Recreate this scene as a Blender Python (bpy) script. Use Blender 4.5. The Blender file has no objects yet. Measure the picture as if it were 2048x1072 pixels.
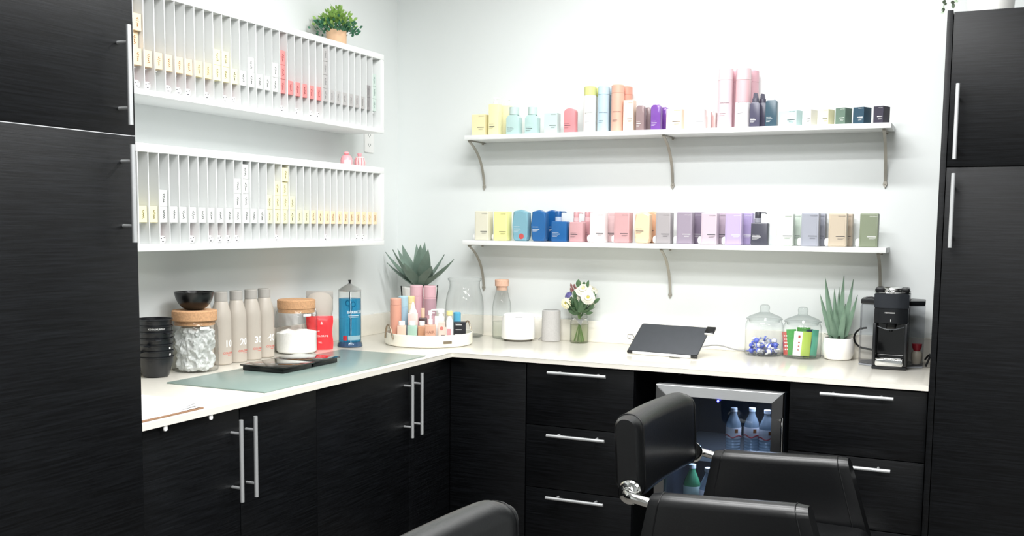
import bpy, bmesh, math, random
from mathutils import Vector, Matrix, noise as mnoise
random.seed(7)
R = math.radians
PI = math.pi
scene = bpy.context.scene
COL = scene.collection

# ------------------------------------------------------------------ materials
MATS = {}
def srgb(h):
    h = h.lstrip('#')
    out = []
    for i in (0, 2, 4):
        c = int(h[i:i + 2], 16) / 255.0
        out.append(c / 12.92 if c <= 0.04045 else ((c + 0.055) / 1.055) ** 2.4)
    return tuple(out) + (1.0,)

def new_mat(name):
    m = bpy.data.materials.new(name)
    m.use_nodes = True
    m.node_tree.nodes.clear()
    return m, m.node_tree.nodes, m.node_tree.links

def mat(name, col='#808080', rough=0.5, metal=0.0, noise=0.0, scale=40.0, bump=0.0, stretch=(1, 1, 1), spec=0.5, coat=0.0, sss=0.0, emit=None, emit_s=0.0):
    if name in MATS:
        return MATS[name]
    m, N, L = new_mat(name)
    out = N.new('ShaderNodeOutputMaterial')
    b = N.new('ShaderNodeBsdfPrincipled')
    L.new(b.outputs[0], out.inputs[0])
    c = srgb(col) if isinstance(col, str) else col
    b.inputs['Base Color'].default_value = c
    b.inputs['Roughness'].default_value = rough
    b.inputs['Metallic'].default_value = metal
    b.inputs['Specular IOR Level'].default_value = spec
    b.inputs['Coat Weight'].default_value = coat
    b.inputs['Coat Roughness'].default_value = 0.27 if name == 'black_leather' else 0.03
    if emit:
        b.inputs['Emission Color'].default_value = srgb(emit)
        b.inputs['Emission Strength'].default_value = emit_s
    if noise or bump:
        tc = N.new('ShaderNodeTexCoord')
        mp = N.new('ShaderNodeMapping')
        mp.inputs['Scale'].default_value = stretch
        nz = N.new('ShaderNodeTexNoise')
        nz.inputs['Scale'].default_value = scale
        nz.inputs['Detail'].default_value = 5
        L.new(tc.outputs['Object'], mp.inputs[0])
        L.new(mp.outputs[0], nz.inputs[0])
        if noise:
            mx = N.new('ShaderNodeMix')
            mx.data_type = 'RGBA'
            k = noise
            mx.inputs[6].default_value = tuple(max(0, v * (1 - k)) for v in c[:3]) + (1,)
            mx.inputs[7].default_value = tuple(min(1, v * (1 + k)) for v in c[:3]) + (1,)
            L.new(nz.outputs[0], mx.inputs[0])
            L.new(mx.outputs[2], b.inputs['Base Color'])
        if bump:
            bp = N.new('ShaderNodeBump')
            bp.inputs['Strength'].default_value = bump
            bp.inputs['Distance'].default_value = 0.002
            L.new(nz.outputs[0], bp.inputs['Height'])
            L.new(bp.outputs[0], b.inputs['Normal'])
    MATS[name] = m
    return m

def glass(name, tint=(0.985, 0.99, 0.988), edge=(0.30, 0.34, 0.33), refl=0.8, power=3.8, rough=0.02):
    """thin clear glass: see-through, darker where seen edge-on, mirror-like by Fresnel"""
    if name in MATS:
        return MATS[name]
    m, N, L = new_mat(name)
    out = N.new('ShaderNodeOutputMaterial')
    tr = N.new('ShaderNodeBsdfTransparent')
    gl = N.new('ShaderNodeBsdfGlossy')
    gl.inputs['Roughness'].default_value = rough
    lw = N.new('ShaderNodeLayerWeight')
    lw.inputs['Blend'].default_value = 0.5
    pw = N.new('ShaderNodeMath'); pw.operation = 'POWER'
    pw.inputs[1].default_value = power
    L.new(lw.outputs['Facing'], pw.inputs[0])
    mx = N.new('ShaderNodeMix'); mx.data_type = 'RGBA'
    mx.inputs[6].default_value = tuple(tint) + (1,)
    mx.inputs[7].default_value = tuple(edge) + (1,)
    L.new(pw.outputs[0], mx.inputs[0])
    L.new(mx.outputs[2], tr.inputs[0])
    f5 = N.new('ShaderNodeMath'); f5.operation = 'POWER'; f5.inputs[1].default_value = 5.0
    L.new(lw.outputs['Facing'], f5.inputs[0])
    ml = N.new('ShaderNodeMath'); ml.operation = 'MULTIPLY_ADD'; ml.inputs[1].default_value = 0.8 * refl; ml.inputs[2].default_value = 0.04 * refl
    L.new(f5.outputs[0], ml.inputs[0])
    ms = N.new('ShaderNodeMixShader')
    L.new(ml.outputs[0], ms.inputs[0]); L.new(tr.outputs[0], ms.inputs[1]); L.new(gl.outputs[0], ms.inputs[2])
    L.new(ms.outputs[0], out.inputs[0])
    MATS[name] = m
    return m

def translucent(name, col, alpha=0.5, rough=0.1):
    if name in MATS:
        return MATS[name]
    m, N, L = new_mat(name)
    out = N.new('ShaderNodeOutputMaterial')
    b = N.new('ShaderNodeBsdfPrincipled')
    c = srgb(col)
    b.inputs['Base Color'].default_value = c
    b.inputs['Roughness'].default_value = rough
    tr = N.new('ShaderNodeBsdfTransparent')
    tr.inputs[0].default_value = tuple(0.25 + 0.75 * v for v in c[:3]) + (1,)
    ms = N.new('ShaderNodeMixShader'); ms.inputs[0].default_value = alpha
    L.new(tr.outputs[0], ms.inputs[1]); L.new(b.outputs[0], ms.inputs[2]); L.new(ms.outputs[0], out.inputs[0])
    MATS[name] = m
    return m

def wood_black():
    if 'black_oak' in MATS:
        return MATS['black_oak']
    m, N, L = new_mat('black_oak')
    out = N.new('ShaderNodeOutputMaterial')
    b = N.new('ShaderNodeBsdfPrincipled')
    tc = N.new('ShaderNodeTexCoord'); mp = N.new('ShaderNodeMapping')
    mp.inputs['Scale'].default_value = (2.2, 2.2, 70)
    nz = N.new('ShaderNodeTexNoise'); nz.inputs['Scale'].default_value = 3.0; nz.inputs['Detail'].default_value = 9; nz.inputs['Roughness'].default_value = 0.7
    rp = N.new('ShaderNodeValToRGB')
    rp.color_ramp.elements[0].position = 0.42; rp.color_ramp.elements[0].color = (0.0010, 0.0012, 0.0016, 1)
    rp.color_ramp.elements[1].position = 0.75; rp.color_ramp.elements[1].color = (0.0085, 0.0097, 0.0118, 1)
    bp = N.new('ShaderNodeBump'); bp.inputs['Strength'].default_value = 0.25; bp.inputs['Distance'].default_value = 0.001
    L.new(tc.outputs['Object'], mp.inputs[0]); L.new(mp.outputs[0], nz.inputs[0]); L.new(nz.outputs[0], rp.inputs[0])
    L.new(rp.outputs[0], b.inputs['Base Color']); L.new(nz.outputs[0], bp.inputs['Height']); L.new(bp.outputs[0], b.inputs['Normal'])
    b.inputs['Roughness'].default_value = 0.42
    b.inputs['Specular IOR Level'].default_value = 0.25
    L.new(b.outputs[0], out.inputs[0])
    MATS['black_oak'] = m
    return m

BLACKWOOD = wood_black()
WALLP = mat('wall_paint', '#e6eae9', 0.6, noise=0.015, scale=3)
CEIL = mat('ceiling_paint', '#efefed', 0.8, noise=0.02, scale=5)
FLOOR = mat('floor_tile', '#5f5c58', 0.4, noise=0.15, scale=6)
QUARTZ = mat('cream_quartz', '#efebe0', 0.16, noise=0.03, scale=60)
WHITE = mat('white_laminate', '#eef0ef', 0.4, noise=0.01, scale=20)
STEEL = mat('brushed_steel', '#d2d4d5', 0.4, 0.6, noise=0.08, scale=30, stretch=(1, 1, 30))
CHROME = mat('chrome', '#e2e2e0', 0.08, 1.0, noise=0.02, scale=20)
PEWTER = mat('pewter', '#aaa69c', 0.45, 0.35, noise=0.1, scale=60)
BLKPL = mat('black_plastic', '#0c0d0f', 0.3, noise=0.1, scale=60)
BLKGL = mat('black_gloss', '#0a0b0d', 0.06, noise=0.05, scale=30, coat=0.5)
WHT = mat('white_plastic', '#f6f6f4', 0.35, noise=0.01, scale=30)
LEATHER = mat('black_leather', '#060709', 0.42, noise=0.25, scale=140, bump=0.2, spec=0.3, coat=0.55)
INK = mat('dark_print', '#43464a', 0.6, noise=0.05, scale=90)
INKW = mat('white_print', '#f4f4f2', 0.6, noise=0.02, scale=90)
INKR = mat('red_print', '#d9564c', 0.6, noise=0.05, scale=90)
CORK = mat('cork', '#c79a72', 0.85, noise=0.35, scale=160, bump=0.5)
CLEAR = glass('clear_glass')
CLEAR2 = glass('light_clear_glass', (0.985, 0.99, 0.99), (0.45, 0.49, 0.48), 0.9, 4.0)

def pl(col, rough=0.4):
    c = srgb(col)
    sat = (max(c[:3]) - min(c[:3])) / max(max(c[:3]), 1e-4)
    warm = c[0] >= c[1] >= c[2] and c[1] > 0.66 * c[0]
    k = 1 - (0.09 if warm else 0.26) * min(1, sat / 0.10)
    c = tuple(v * k for v in c[:3]) + (1,)
    return mat('satin_' + col.lstrip('#'), c, rough, noise=0.02, scale=50)

# ------------------------------------------------------------------ geometry
class G:
    def __init__(s):
        s.bm = bmesh.new()
        s.T = None
    def _x(s, vs):
        if s.T is not None:
            bmesh.ops.transform(s.bm, matrix=s.T, verts=vs)
    def _bev(s, vs, bev, seg):
        if bev > 0:
            es = {e for v in vs for e in v.link_edges}
            r = bmesh.ops.bevel(s.bm, geom=list(es), offset=bev, segments=seg, profile=0.5, affect='EDGES')
            return list({v for f in r['faces'] for v in f.verts} | {v for v in vs if v.is_valid})
        return vs
    def box(s, a, b, bev=0.0, seg=2):
        vs = [s.bm.verts.new((x, y, z)) for x in (a[0], b[0]) for y in (a[1], b[1]) for z in (a[2], b[2])]
        for q in ((0, 1, 3, 2), (4, 6, 7, 5), (0, 4, 5, 1), (2, 3, 7, 6), (0, 2, 6, 4), (1, 5, 7, 3)):
            s.bm.faces.new([vs[i] for i in q])
        s._x(s._bev(vs, bev, seg))
        return s
    def prism(s, pts, d0, d1, axis='y', bev=0.0, seg=2):
        """outline pts extruded between d0 and d1: axis y -> outline in (x,z); z -> (x,y); x -> (y,z)"""
        def P(p, d):
            return (p[0], d, p[1]) if axis == 'y' else ((p[0], p[1], d) if axis == 'z' else (d, p[0], p[1]))
        a = [s.bm.verts.new(P(p, d0)) for p in pts]
        b = [s.bm.verts.new(P(p, d1)) for p in pts]
        n = len(pts)
        s.bm.faces.new(a); s.bm.faces.new(b[::-1])
        for i in range(n):
            s.bm.faces.new((a[i], b[i], b[(i + 1) % n], a[(i + 1) % n]))
        if bev > 0:
            ring = set()
            for vv in (a, b):
                for i in range(n):
                    e = s.bm.edges.get((vv[i], vv[(i + 1) % n]))
                    if e: ring.add(e)
            r = bmesh.ops.bevel(s.bm, geom=list(ring), offset=bev, segments=seg, profile=0.5, affect='EDGES')
            vs = list({v for f in r['faces'] for v in f.verts} | {v for v in a + b if v.is_valid})
        else:
            vs = a + b
        s._x(vs)
        return s
    def lathe(s, prof, c=(0, 0, 0), seg=32, axis='z'):
        rings = []
        allv = []
        for r, z in prof:
            if r < 1e-6:
                v = s.bm.verts.new((0, 0, z)); rings.append([v]); allv.append(v)
            else:
                ring = [s.bm.verts.new((r * math.cos(2 * PI * i / seg), r * math.sin(2 * PI * i / seg), z)) for i in range(seg)]
                rings.append(ring); allv += ring
        for A, B in zip(rings, rings[1:]):
            if len(A) == 1 and len(B) == 1: continue
            for i in range(seg):
                j = (i + 1) % seg
                if len(A) == 1: s.bm.faces.new((A[0], B[i], B[j]))
                elif len(B) == 1: s.bm.faces.new((A[i], A[j], B[0]))
                else: s.bm.faces.new((A[i], A[j], B[j], B[i]))
        M = Matrix.Translation(c)
        if axis == 'x': M = M @ Matrix.Rotation(PI / 2, 4, 'Y')
        if axis == 'y': M = M @ Matrix.Rotation(PI / 2, 4, 'X')   # +z -> -y
        bmesh.ops.transform(s.bm, matrix=M, verts=allv)
        s._x(allv)
        return s
    def cyl(s, c, r, h, axis='z', seg=24, bev=0.0):
        p = [(0, 0), (r - bev, 0), (r, bev), (r, h - bev), (r - bev, h), (0, h)] if bev else [(0, 0), (r, 0), (r, h), (0, h)]
        return s.lathe(p, c, seg, axis)
    def tube(s, path, r, seg=10, closed=False):
        P = [Vector(p) for p in path]
        n = len(P)
        rr = r if isinstance(r, (list, tuple)) else [r] * n
        rings = []
        up = None
        for i in range(n):
            if closed:
                t = (P[(i + 1) % n] - P[i - 1]).normalized()
            else:
                t = (P[min(i + 1, n - 1)] - P[max(i - 1, 0)]).normalized()
            if up is None:
                up = Vector((0, 0, 1)) if abs(t.z) < 0.9 else Vector((0, 1, 0))
            u = t.cross(up)
            if u.length < 1e-6: u = t.orthogonal()
            u.normalize(); w = u.cross(t).normalized(); up = w
            rings.append([s.bm.verts.new(P[i] + (u * math.cos(2 * PI * k / seg) + w * math.sin(2 * PI * k / seg)) * rr[i]) for k in range(seg)])
        m = n if closed else n - 1
        for i in range(m):
            A, B = rings[i], rings[(i + 1) % n]
            for k in range(seg):
                s.bm.faces.new((A[k], A[(k + 1) % seg], B[(k + 1) % seg], B[k]))
        if not closed:
            s.bm.faces.new(rings[0][::-1]); s.bm.faces.new(rings[-1])
        s._x([v for q in rings for v in q])
        return s
    def loft(s, rings, cap=True):
        V = [[s.bm.verts.new(p) for p in ring] for ring in rings]
        n = len(V[0])
        for A, B in zip(V, V[1:]):
            for k in range(n):
                s.bm.faces.new((A[k], A[(k + 1) % n], B[(k + 1) % n], B[k]))
        if cap:
            s.bm.faces.new(V[0][::-1]); s.bm.faces.new(V[-1])
        s._x([v for q in V for v in q])
        return s
    def poly(s, pts):
        vs = [s.bm.verts.new(p) for p in pts]
        s.bm.faces.new(vs)
        s._x(vs)
        return s
    def leaf(s, base, tip, ctrl, width, thick=0.004, side=None, n=8, prof=None, fold=0.0):
        """a leaf of real thickness along a bent spine"""
        b, t, c = Vector(base), Vector(tip), Vector(ctrl)
        rings = []
        for i in range(n + 1):
            u = i / n
            p = b * (1 - u) ** 2 + c * 2 * u * (1 - u) + t * u * u
            d = ((c - b) * 2 * (1 - u) + (t - c) * 2 * u).normalized()
            sd = Vector(side) if side is not None else d.cross(Vector((0, 0, 1)))
            sd = (sd - d * sd.dot(d))
            if sd.length < 1e-5: sd = d.orthogonal()
            sd.normalize()
            nn = sd.cross(d).normalized()
            w = width * (prof(u) if prof else (math.sin(PI * min(1, (u * 0.85 + 0.15))) ** 0.8)) * 0.5 + 0.0002
            h = thick * 0.5 * (1 - 0.7 * u) + 0.0002
            rings.append([p - sd * w + nn * fold * w, p + nn * h, p + sd * w + nn * fold * w, p - nn * h])
        return s.loft(rings)
    def mesh(s, name, smooth=35):
        bmesh.ops.recalc_face_normals(s.bm, faces=s.bm.faces)
        me = bpy.data.meshes.new(name)
        s.bm.to_mesh(me); s.bm.free()
        if smooth:
            for p in me.polygons: p.use_smooth = True
            try: me.set_sharp_from_angle(angle=R(smooth))
            except Exception: pass
        return me

def link(name, me, m, parent=None, loc=(0, 0, 0), rot=0.0):
    if m is not None and len(me.materials) == 0: me.materials.append(m)
    o = bpy.data.objects.new(name, me)
    COL.objects.link(o)
    o.location = loc
    o.rotation_euler = rot if isinstance(rot, (tuple, list)) else (0, 0, rot)
    if parent is not None: o.parent = parent
    return o

def obj(name, g, m, parent=None, loc=(0, 0, 0), rot=0.0, smooth=35, label=None):
    o = link(name, g.mesh(name, smooth), m, parent, loc, rot)
    if label: o['label'] = label
    return o

def tag(o, label, cat, group=None):
    o['label'] = label; o['category'] = cat
    if group: o['group'] = group
    return o

def thing(name, label, cat, loc=(0, 0, 0), rot=0.0, group=None):
    o = bpy.data.objects.new(name, None)
    o.empty_display_size = 0.02
    COL.objects.link(o)
    o.location = loc; o.rotation_euler = (0, 0, rot)
    return tag(o, label, cat, group)

def struct(name, g, m):
    o = obj(name, g, m); o['kind'] = 'structure'
    return o

def dup(root, loc, rot=None, label=None):
    r = root.copy(); COL.objects.link(r); r.location = loc
    if rot is not None: r.rotation_euler = (0, 0, rot)
    if label: r['label'] = label
    for ch in list(root.children):
        c = ch.copy(); COL.objects.link(c); c.parent = r
        for g in list(ch.children):
            d = g.copy(); COL.objects.link(d); d.parent = c
    return r

TXT = {}
def text_pts(s, size, bold=0.0):
    """faces of a word as 2-D polygons (x right, y up), left aligned at 0"""
    k = (s, size, bold)
    if k not in TXT:
        cu = bpy.data.curves.new('t', 'FONT'); cu.body = s; cu.size = size; cu.offset = bold * size; cu.resolution_u = 2
        ob = bpy.data.objects.new('t', cu); COL.objects.link(ob)
        dg = bpy.context.evaluated_depsgraph_get(); dg.update()
        me = bpy.data.meshes.new_from_object(ob.evaluated_get(dg))
        TXT[k] = ([tuple(v.co[:2]) for v in me.vertices], [tuple(p.vertices) for p in me.polygons])
        bpy.data.objects.remove(ob); bpy.data.curves.remove(cu); bpy.data.meshes.remove(me)
    return TXT[k]

def print_mesh(name, texts=(), bars=(), y=0.0, bend=None, bold=0.0):
    """lettering facing -y: texts (word, size, x, z), bars (x, z, w, h); bend=(radius, start angle) wraps it round a cylinder"""
    V, F = [], []
    def P(x, z):
        if bend:
            a = bend[1] + x / bend[0]
            return (bend[0] * math.sin(a), -bend[0] * math.cos(a), z)
        return (x, y, z)
    for w, size, x, z in texts:
        vs, fs = text_pts(w, size, bold)
        b = len(V)
        V += [P(x + a, z + c) for a, c in vs]
        F += [tuple(b + i for i in f) for f in fs]
    for x, z, w, h in bars:
        n = 6 if bend else 1
        for k in range(n):
            b = len(V)
            x0, x1 = x + w * k / n, x + w * (k + 1) / n
            V += [P(x0, z), P(x1, z), P(x1, z + h), P(x0, z + h)]
            F.append((b, b + 1, b + 2, b + 3))
    me = bpy.data.meshes.new(name)
    me.from_pydata(V, [], F)
    return me

def rrect(w, h, r, n=4, x0=None, z0=0.0):
    """rounded rectangle outline, centred on x, standing on z0"""
    x0 = -w / 2 if x0 is None else x0
    pts = []
    for cx, cz, a0 in ((x0 + w - r, z0 + r, -90), (x0 + w - r, z0 + h - r, 0), (x0 + r, z0 + h - r, 90), (x0 + r, z0 + r, 180)):
        for i in range(n + 1):
            a = R(a0 + 90 * i / n)
            pts.append((cx + r * math.cos(a), cz + r * math.sin(a)))
    return pts

def arc(p0, p1, p2, n=10):
    a, b, c = Vector(p0), Vector(p1), Vector(p2)
    return [tuple(a * (1 - t) ** 2 + b * 2 * t * (1 - t) + c * t * t) for t in (i / n for i in range(n + 1))]

ORD = ['first', 'second', 'third', 'fourth', 'fifth', 'sixth', 'seventh', 'eighth', 'ninth', 'tenth', 'eleventh', 'twelfth', 'thirteenth', 'fourteenth', 'fifteenth', 'sixteenth', 'seventeenth', 'eighteenth', 'nineteenth', 'twentieth']

# ------------------------------------------------------------------ the room
struct('floor', G().box((-0.1, -6.6, -0.1), (5.1, 0.1, 0)), FLOOR)
struct('ceiling', G().box((-0.1, -6.6, 2.75), (5.1, 0.1, 2.85)), CEIL)
struct('wall_left', G().box((-0.1, -6.5, 0), (0, 0, 2.75)), WALLP)
struct('wall_back', G().box((-0.1, 0, 0), (5.1, 0.1, 2.75)), WALLP)
WALLD = mat('bounce_wall_grey', '#b4b7b7', 0.7, noise=0.03, scale=3)  # unseen walls, greyed to hold down the light they bounce back
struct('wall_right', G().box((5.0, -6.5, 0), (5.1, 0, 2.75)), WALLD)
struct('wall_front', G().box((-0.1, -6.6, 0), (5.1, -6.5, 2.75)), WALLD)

CT = 0.914      # counter top
CB = 0.8968     # its underside
YL = -2.2533    # end of the tall cabinet at the left wall
XR = 2.3644     # side of the tall cabinet at the back wall
# ------------------------------------------------------------------ worktop
ct = thing('countertop', 'long L-shaped cream quartz worktop running round the corner', 'worktop', (0, 0, CB))
obj('worktop', G().prism([(0.001, -0.001), (XR - 0.001, -0.001), (XR - 0.001, -0.635), (0.635, -0.635), (0.635, YL + 0.001), (0.001, YL + 0.001)], 0, CT - CB, 'z', 0.0015, 2), QUARTZ, ct)
obj('backsplash', G().box((0.001, YL + 0.001, CT - CB), (0.02, -0.001, 1.0056 - CB), 0.0012), QUARTZ, ct)
obj('backsplash', G().box((0.0205, -0.02, CT - CB), (XR - 0.001, -0.001, 1.0056 - CB), 0.0012), QUARTZ, ct)

# ------------------------------------------------------------------ cabinets
def bar_handle(name, parent, at, vertical, out, length=0.23, r=0.006):
    """steel bar handle with two stand-offs; out = unit vector away from the door; at = centre on the door face"""
    g = G()
    o = Vector(out); ax = Vector((0, 0, 1)) if vertical else Vector((o.y, -o.x, 0))
    if not vertical and ax.length < 0.5: ax = Vector((1, 0, 0))
    c = o * 0.035
    g.tube([c - ax * length / 2, c + ax * length / 2], r, 14)
    for s in (-1, 1):
        b = ax * s * (length / 2 - 0.039)
        g.tube([b, b + c * 0.98], 0.0042, 10)
    return obj(name, g, STEEL, parent, at)

# tall cabinet along the left wall
t = thing('tall_cabinet', 'tall black wood-grain cabinet with two stacked doors beside the left wall racks', 'cabinet', (0, 0, 0))
obj('body', G().box((0.002, -2.853, 0.0), (0.614, YL, 2.085)), BLACKWOOD, t)
EDGE = mat('grey_edge_band', '#b9bbbd', 0.5, noise=0.05, scale=40)
d = obj('door', G().box((0.6155, -2.851, 1.6195), (0.635, YL + 0.001, 2.083), 0.001), BLACKWOOD, t)
bar_handle('handle', d, (0.635, -2.3005, 1.754), True, (1, 0, 0))
d = obj('door', G().box((0.6155, -2.851, 0.1), (0.635, YL + 0.001, 1.6165), 0.001), BLACKWOOD, t)
obj('edge_band', G().box((0.6157, -2.85, 1.6166), (0.6348, YL + 0.0015, 1.6184)), EDGE, d, label='pale edge strip on top of the door')
bar_handle('handle', d, (0.635, -2.297, 1.479), True, (1, 0, 0))

# tall cabinet at the right of the back wall
t = thing('tall_cabinet', 'tall black wood-grain cabinet with potted vine on top beside the coffee machine', 'cabinet', (XR, 0, 0))
obj('body', G().box((0.019, -0.614, 0.0), (0.60, -0.002, 2.085)), BLACKWOOD, t)
obj('side_panel', G().box((0.0, -0.637, 0.0), (0.0175, -0.002, 2.089), 0.0008), BLACKWOOD, t)
d = obj('door', G().box((0.0195, -0.635, 1.6105), (0.598, -0.6155, 2.083), 0.001), BLACKWOOD, t)
bar_handle('handle', d, (0.0412, -0.635, 1.746), True, (0, -1, 0))
d = obj('door', G().box((0.0195, -0.635, 0.1), (0.598, -0.6155, 1.6075), 0.001), BLACKWOOD, t)
bar_handle('handle', d, (0.0412, -0.635, 1.473), True, (0, -1, 0))

# base cabinets, left run (front faces look along +x)
def plinth(g, a, b): return g.box(a, b)
t = thing('base_cabinet', 'black two-door base cabinet under the worktop next to the left tall cabinet', 'cabinet', (0, YL, 0))
obj('body', G().box((0.022, 0.001, 0.10), (0.594, 0.752, CB - 0.001)), BLACKWOOD, t)
obj('plinth', G().box((0.022, 0.001, 0.0), (0.54, 0.752, 0.0995)), BLACKWOOD, t)
d = obj('door', G().box((0.595, 0.002, 0.105), (0.615, 0.3835, CB - 0.006), 0.001), BLACKWOOD, t)
bar_handle('handle', d, (0.615, 0.3505, 0.75), True, (1, 0, 0), 0.233)
d = obj('door', G().box((0.595, 0.3865, 0.105), (0.615, 0.751, CB - 0.006), 0.001), BLACKWOOD, t)
bar_handle('handle', d, (0.615, 0.412, 0.75), True, (1, 0, 0), 0.233)
t = thing('corner_cabinet', 'black base cabinet filling the inner corner below the round tray', 'cabinet', (0, -1.5, 0))
obj('body', G().prism([(0.022, 0.0), (0.594, 0.0), (0.594, 0.906), (0.943, 0.906), (0.943, 1.478), (0.022, 1.478)], 0.10, CB - 0.001, 'z'), BLACKWOOD, t)
obj('plinth', G().prism([(0.022, 0.0), (0.54, 0.0), (0.54, 0.96), (0.943, 0.96), (0.943, 1.478), (0.022, 1.478)], 0.0, 0.0995, 'z'), BLACKWOOD, t)
d = obj('door', G().box((0.595, 0.0, 0.105), (0.615, 0.5665, CB - 0.006), 0.001), BLACKWOOD, t)
bar_handle('handle', d, (0.615, 0.534, 0.753), True, (1, 0, 0), 0.229)
d = obj('door', G().box((0.595, 0.5695, 0.105), (0.615, 0.8845, CB - 0.006), 0.001), BLACKWOOD, t)
bar_handle('handle', d, (0.615, 0.603, 0.753), True, (1, 0, 0), 0.229)
obj('corner_panel', G().box((0.617, 0.885, 0.105), (0.943, 0.905, CB - 0.006), 0.001), BLACKWOOD, t)
for y, w in ((-2.170, 'first'), (-2.0016, 'second')):
    tag(obj('cabinet_catch', G().prism(rrect(0.0125, 0.0135, 0.004, 3), 0.0, 0.004, 'y', 0.0006, 1), WHT, None, (0.6325, y, CB - 0.0142), R(90)),
        'small white plastic catch under the worktop lip, %s from the left tall cabinet' % w, 'catch', 'white catches under the worktop')

def drawer_unit(label, x0, x1, hx):
    t = thing('drawer_cabinet', label, 'cabinet', (x0, 0, 0))
    w = x1 - x0
    obj('body', G().box((0.001, -0.594, 0.10), (w - 0.001, -0.022, CB - 0.001)), BLACKWOOD, t)
    obj('plinth', G().box((0.001, -0.54, 0.0), (w - 0.001, -0.022, 0.0995)), BLACKWOOD, t)
    for z0, z1, hz in ((0.6585, CB - 0.006, 0.8655), (0.416, 0.6555, 0.627), (0.105, 0.413, 0.388)):
        d = obj('drawer', G().box((0.0015, -0.615, z0), (w - 0.0015, -0.595, z1), 0.001), BLACKWOOD, t)
        bar_handle('handle', d, (hx - x0, -0.615, hz), False, (0, -1, 0))
drawer_unit('black three-drawer cabinet between the corner panel and the wine fridge', 0.9463, 1.374, 1.1605)
drawer_unit('black three-drawer cabinet below the coffee machine', 1.926, 2.3625, 2.1455)

# ------------------------------------------------------------------ wine fridge
fr = thing('wine_fridge', 'stainless framed glass-door drinks fridge between the drawer cabinets', 'fridge', (1.4633, 0, 0))
FW = 0.4455
DARKIN = mat('fridge_liner', '#2c343f', 0.45, noise=0.1, scale=30)
g = G()
g.box((0, -0.595, 0.02), (0.02, -0.06, 0.845)).box((FW - 0.02, -0.595, 0.02), (FW, -0.06, 0.845))
g.box((0.02, -0.595, 0.825), (FW - 0.02, -0.06, 0.845)).box((0.02, -0.595, 0.02), (FW - 0.02, -0.06, 0.05)).box((0.02, -0.08, 0.05), (FW - 0.02, -0.06, 0.825))
obj('cabinet', g, DARKIN, fr)
fw2 = 0.0365
z0, z1 = 0.06, 0.853
DST = mat('dark_steel', '#8d8d8e', 0.3, 1.0, noise=0.06, scale=30, stretch=(30, 30, 1))
for q in ([(0, z1), (FW, z1), (FW - fw2, z1 - fw2), (fw2, z1 - fw2)], [(0, z0), (fw2, z0 + fw2), (FW - fw2, z0 + fw2), (FW, z0)]):
    obj('door_rail', G().prism(q, -0.64, -0.597, 'y', 0.0012, 1), STEEL, fr)
for q in ([(0, z0), (0, z1), (fw2, z1 - fw2), (fw2, z0 + fw2)], [(FW, z0), (FW - fw2, z0 + fw2), (FW - fw2, z1 - fw2), (FW, z1)]):
    obj('door_stile', G().prism(q, -0.64, -0.597, 'y', 0.0012, 1), DST, fr)
obj('door_glass', G().box((fw2 + 0.0005, -0.628, z0 + fw2 + 0.0005), (FW - fw2 - 0.0005, -0.622, z1 - fw2 - 0.0005)), glass('smoked_glass', (0.72, 0.79, 0.88), (0.2, 0.22, 0.25), 0.85, 3.0), fr)
obj('handle', G().tube([(FW + 0.003, -0.66, 0.44), (FW + 0.003, -0.66, 0.775)], 0.004, 10).tube([(FW - 0.01, -0.642, 0.455), (FW + 0.003, -0.66, 0.455)], 0.003, 8).tube([(FW - 0.01, -0.642, 0.76), (FW + 0.003, -0.66, 0.76)], 0.003, 8), CHROME, fr)
def wire_shelf(z):
    g = G()
    g.box((0.022, -0.575, z - 0.004), (FW - 0.022, -0.09, z - 0.001))
    g.box((0.022, -0.588, z - 0.006), (FW - 0.022, -0.575, z + 0.02), 0.002)
    return g
obj('shelf', wire_shelf(0.585), STEEL, fr)
obj('shelf', wire_shelf(0.335), STEEL, fr)
obj('indicator_light', G().lathe([(0, 0), (0.004, 0), (0.004, 0.002), (0, 0.003)], (0.2255, -0.6415, 0.8105), 12, 'y'), mat('blue_led', '#2a3cff', 0.3, emit='#4a4cff', emit_s=14.0, noise=0.01), fr)
obj('interior_lamp', G().box((0.30, -0.50, 0.819), (0.40, -0.40, 0.8245)), mat('fridge_lamp', '#cfe0ff', 0.4, emit='#dde8ff', emit_s=26.0, noise=0.01), fr)

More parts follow.
